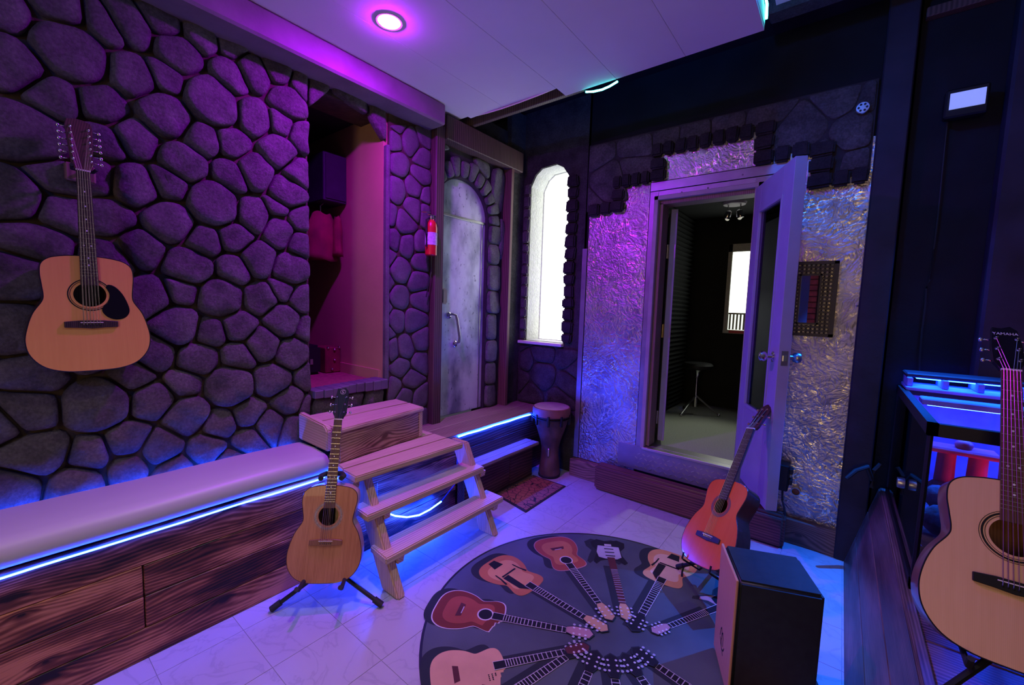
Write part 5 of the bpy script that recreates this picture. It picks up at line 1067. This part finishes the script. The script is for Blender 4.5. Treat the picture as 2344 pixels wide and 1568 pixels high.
def printed(bpx, hpx, body, style='acoustic', edge=None, board='p_black', headc='p_maple', wmul=1.0, cut=False, center=None, label=None):
    """one printed guitar: bpx = body end, hpx = head tip (points of the photograph on the floor)"""
    a = onz(*bpx, RZ) if len(bpx) == 2 else Vector(bpx); h = onz(*hpx, RZ) if len(hpx) == 2 else Vector(hpx)
    a = Vector((a.x, a.y)); h = Vector((h.x, h.y)); d = (h-a); Lg = d.length; d.normalize(); n = Vector((d.y, -d.x)); mats = []; m_ = MB(); LZ[0] += 1; base = RZ+.00012+LZ[0]*.00002
    def mat(k):
        if k not in mats: mats.append(k)
        return mats.index(k)
    lay = [0]
    def poly(pts, k, off=(0, 0)):
        lay[0] += 1; zz = base+lay[0]*.00022
        m_.add([Vector((*(a+d*(y*Lg)+n*(x*Lg)), zz))+Vector((off[0], off[1], 0)) for x, y in pts], [tuple(range(len(pts)))], mat(k))
    def circ(x, y, r, k, n_=14): poly([(x+r*math.cos(2*math.pi*i/n_), y+r*math.sin(2*math.pi*i/n_)) for i in range(n_)], k)
    hb = half_outline(.175*wmul, .115*wmul, .135*wmul, .44, 3); ol = [(p.x, p.y) for p in hb]+[(-p.x, p.y) for p in hb[-2:0:-1]]
    if style == 'solid': ol = [(0, .03), (.09, 0), (.15, .05), (.14, .12), (.10, .18), (.125, .25), (.15, .34), (.13, .37), (.09, .32), (.03, .30), (-.03, .30), (-.07, .33), (-.10, .36), (-.13, .33), (-.10, .24), (-.095, .17), (-.14, .11), (-.15, .04), (-.09, 0)]
    if cut: ol = [(x, y) if not (x > .03 and y > .385) else (min(x, .05+max(0, .43-y)*.9), min(y, .40+.02*(x < .06))) for x, y in ol]
    ol2 = ol
    sc_ = lambda k: [(x*k, .21+(y-.21)*k) for x, y in ol2]
    poly([(x*1.02, y) for x, y in ol], 'p_shadow', (-.045, -.015) if style != 'solid' else (-.03, -.02))
    poly([(-.035, .4), (.035, .4), (.03, .96), (-.03, .96)], 'p_shadow', (-.03, -.012))
    if edge: poly(sc_(1.035), edge)
    poly(ol, body[0]);
    if len(body) > 1: poly(sc_(.72), body[1])
    if style == 'acoustic':
        circ(0, .325, .052, 'p_white' if edge else 'p_darkred', 20); circ(0, .325, .043, 'p_black', 20); poly([(-.06, .145), (.06, .145), (.05, .18), (-.05, .18)], 'p_darkred'); poly([(-.03, .172), (.03, .172), (.03, .178), (-.03, .178)], 'p_white')
    elif style == 'arch':
        poly([(-.03, .02), (.03, .02), (.045, .10), (-.045, .10)], 'p_black'); poly([(-.07, .19), (.07, .19), (.07, .205), (-.07, .205)], 'p_black'); poly([(.02, .21), (.075, .21), (.075, .36), (.03, .42)], 'p_black')
        for sx in (-1, 1): poly([(sx*.085, .15), (sx*.095, .15), (sx*.10, .21), (sx*.115, .27), (sx*.10, .275), (sx*.088, .21)][::sx], 'p_black')
    elif style == 'solid':
        poly([(-.09, .11), (.09, .10), (.11, .20), (.10, .27), (.05, .29), (-.05, .29), (-.09, .26)], 'p_pearl' if body[0] == 'p_black' else 'p_black'); poly([(-.03, .07), (.03, .07), (.03, .1), (-.03, .1)], 'p_fret')
        for y in (.14, .19, .24): poly([(-.04, y), (.04, y), (.04, y+.012), (-.04, y+.012)], 'p_white' if body[0] != 'p_black' else 'p_black')
    elif style == 'nylon':
        poly([(-.06, .13), (.06, .13), (.05, .165), (-.05, .165)], 'p_darkred')
        for k in range(10): circ(.05+.012*(k % 4), .33+.02*(k//4), .0045, 'p_black', 6)
    y0_ = .27 if style == 'solid' else .37
    poly([(-.031, y0_), (.031, y0_), (.023, .83), (-.023, .83)], 'p_white' if board == 'p_black' else board); poly([(-.027, y0_+.002), (.027, y0_+.002), (.020, .828), (-.020, .828)], board)
    for f in range(1, 17):
        y = .84-.66*(1-2**(-f/12)); w_ = .026
        if y < .385: break
        poly([(-w_, y), (w_, y), (w_, y+.005), (-w_, y+.005)], 'p_fret')
    poly([(-.024, .83), (.024, .83), (.040, .87), (.042, .97), (0, 1.0), (-.042, .97), (-.040, .87)], 'p_shadow'); poly([(-.020, .832), (.020, .832), (.034, .87), (.036, .965), (0, .99), (-.036, .965), (-.034, .87)], headc)
    for sx in (-1, 1):
        for k in range(3): circ(sx*.024, .875+k*.035, .0075, 'p_white', 8); circ(sx*.049, .875+k*.035, .009, 'p_pearl', 8)
    o_ = m_.build('printed_guitar', mats, rug)
    return o_
printed((1000,1385), (1362,1456), ('p_brown', 'p_burst'), edge='p_white', headc='p_pink', cut=True, wmul=.95)
printed((1120,1285), (1395,1448), ('p_amber', 'p_blond'), 'arch', headc='p_maple', wmul=1.0)
printed((1258,1232), (1403,1425), ('p_burst', 'p_amber'), edge='p_pink', headc='p_maple', wmul=1.0)
printed((1388,1236), (1436,1425), ('p_black',), 'solid', board='p_darkred', headc='p_maple')
printed((1548,1268), (1446,1448), ('p_blond', 'p_cream'), 'arch', headc='p_black', wmul=1.0)
printed((1705,1368), (1490,1450), ('p_pink',), 'solid', headc='p_pink')
printed((985,1555), (1352,1482), ('p_natural',), 'nylon', headc='p_darkred', cut=True)
for ang, body, stl, hc_ in ((-8, ('p_burst', 'p_amber'), 'acoustic', 'p_black'), (-32, ('p_black',), 'solid', 'p_black'), (-56, ('p_brown', 'p_burst'), 'arch', 'p_black'), (-80, ('p_natural',), 'acoustic', 'p_black'), (-105, ('p_darkred',), 'solid', 'p_black')):
    t_ = R(ang); printed((RC.x+.86*math.cos(t_), RC.y+.86*math.sin(t_), 0), (RC.x+.13*math.cos(t_), RC.y+.13*math.sin(t_), 0), body, stl, headc=hc_)
# ---- things kept in the alcove
jk = thing('jacket', 'dark red jacket hanging inside the alcove', 'jacket', (-3.1, 1.62, 1.75))
def drape(cx, cy, z0, z1, w_, t_, sd, mat, parent, nm):
    vs = []; nz_, na = 10, 16
    for i in range(nz_+1):
        f = i/nz_; z = z1+(z0-z1)*f; ww = w_*(.55+.45*min(1, f*3.2)); tt = t_*(.5+.5*min(1, f*2))
        for k in range(na):
            a = 2*math.pi*k/na; r_ = 1+.12*math.sin(k*2.6+sd+f*2)
            vs.append((cx+tt*math.sin(a)*r_+.01*math.sin(f*5+sd), cy+ww*math.cos(a)*r_, z+.012*math.sin(a*3+sd)))
    MB().add(vs, [(j*na+k, j*na+(k+1) % na, (j+1)*na+(k+1) % na, (j+1)*na+k) for j in range(nz_) for k in range(na)]+[tuple(range(na)), tuple(nz_*na+k for k in range(na))]).build(nm, mat, parent, smooth='all')
drape(-3.10, 1.60, 1.80, 2.14, .12, .09, 1, 'cloth_red', jk, 'jacket_body')
drape(-3.03, 1.69, 1.84, 2.12, .035, .05, 2, 'cloth_red', jk, 'sleeve')
MB().tube([(-3.10, 1.60, 2.12), (-3.10, 1.60, 2.20), (-3.10, 1.62, 2.22)], .004, 6).build('hanger_hook', 'steel', jk)
bk = thing('coat', 'black coat hanging high inside the alcove', 'coat', (-3.15, 1.50, 2.1))
drape(-3.36, 1.46, 2.06, 2.42, .14, .07, 4, 'cloth_black', bk, 'coat_body'); drape(-3.28, 1.36, 2.0, 2.36, .05, .05, 5, 'cloth_black', bk, 'sleeve')
ws_ = thing('wall_speaker', 'dark speaker cabinet fixed high inside the alcove', 'speaker', (-3.05, 1.66, 2.25))
MB().box((-3.25, 1.56, 2.22), (-2.98, 1.74, 2.56)).build('cabinet', 'navy_post', ws_, bevel=.006)
MB().box((-2.98, 1.575, 2.235), (-2.972, 1.73, 2.545)).build('grille', 'cloth_black', ws_, bevel=.002)
ac = thing('red_amplifier', 'small dark red box with chrome knobs on the alcove floor', 'amplifier', (-3.1, 1.68, AZ0))
MB().box((-3.22, 1.61, AZ0), (-3.06, 1.735, AZ0+.20)).build('case', 'cloth_red', ac, bevel=.008)
for z in (.03, .10, .18): MB().ball((-3.055, 1.66+.02*(z > .05), AZ0+z), .010, 8).build('knob', 'chrome', ac, smooth='all')
for y in (1.63, 1.72): MB().ball((-3.06, y, AZ0+.195), .011, 8).build('corner_cap', 'chrome', ac, smooth='all')
bc = thing('black_case', 'black instrument case lying at the back of the alcove floor', 'case', (-3.1, 1.45, AZ0))
MB().box((-3.35, 1.20, AZ0), (-3.06, 1.58, AZ0+.22)).build('case_shell', 'black', bc, bevel=.02, seg=2)
for y in (1.3, 1.5): MB().box((-3.06, y-.01, AZ0+.08), (-3.052, y+.01, AZ0+.12)).build('clasp', 'steel', bc)
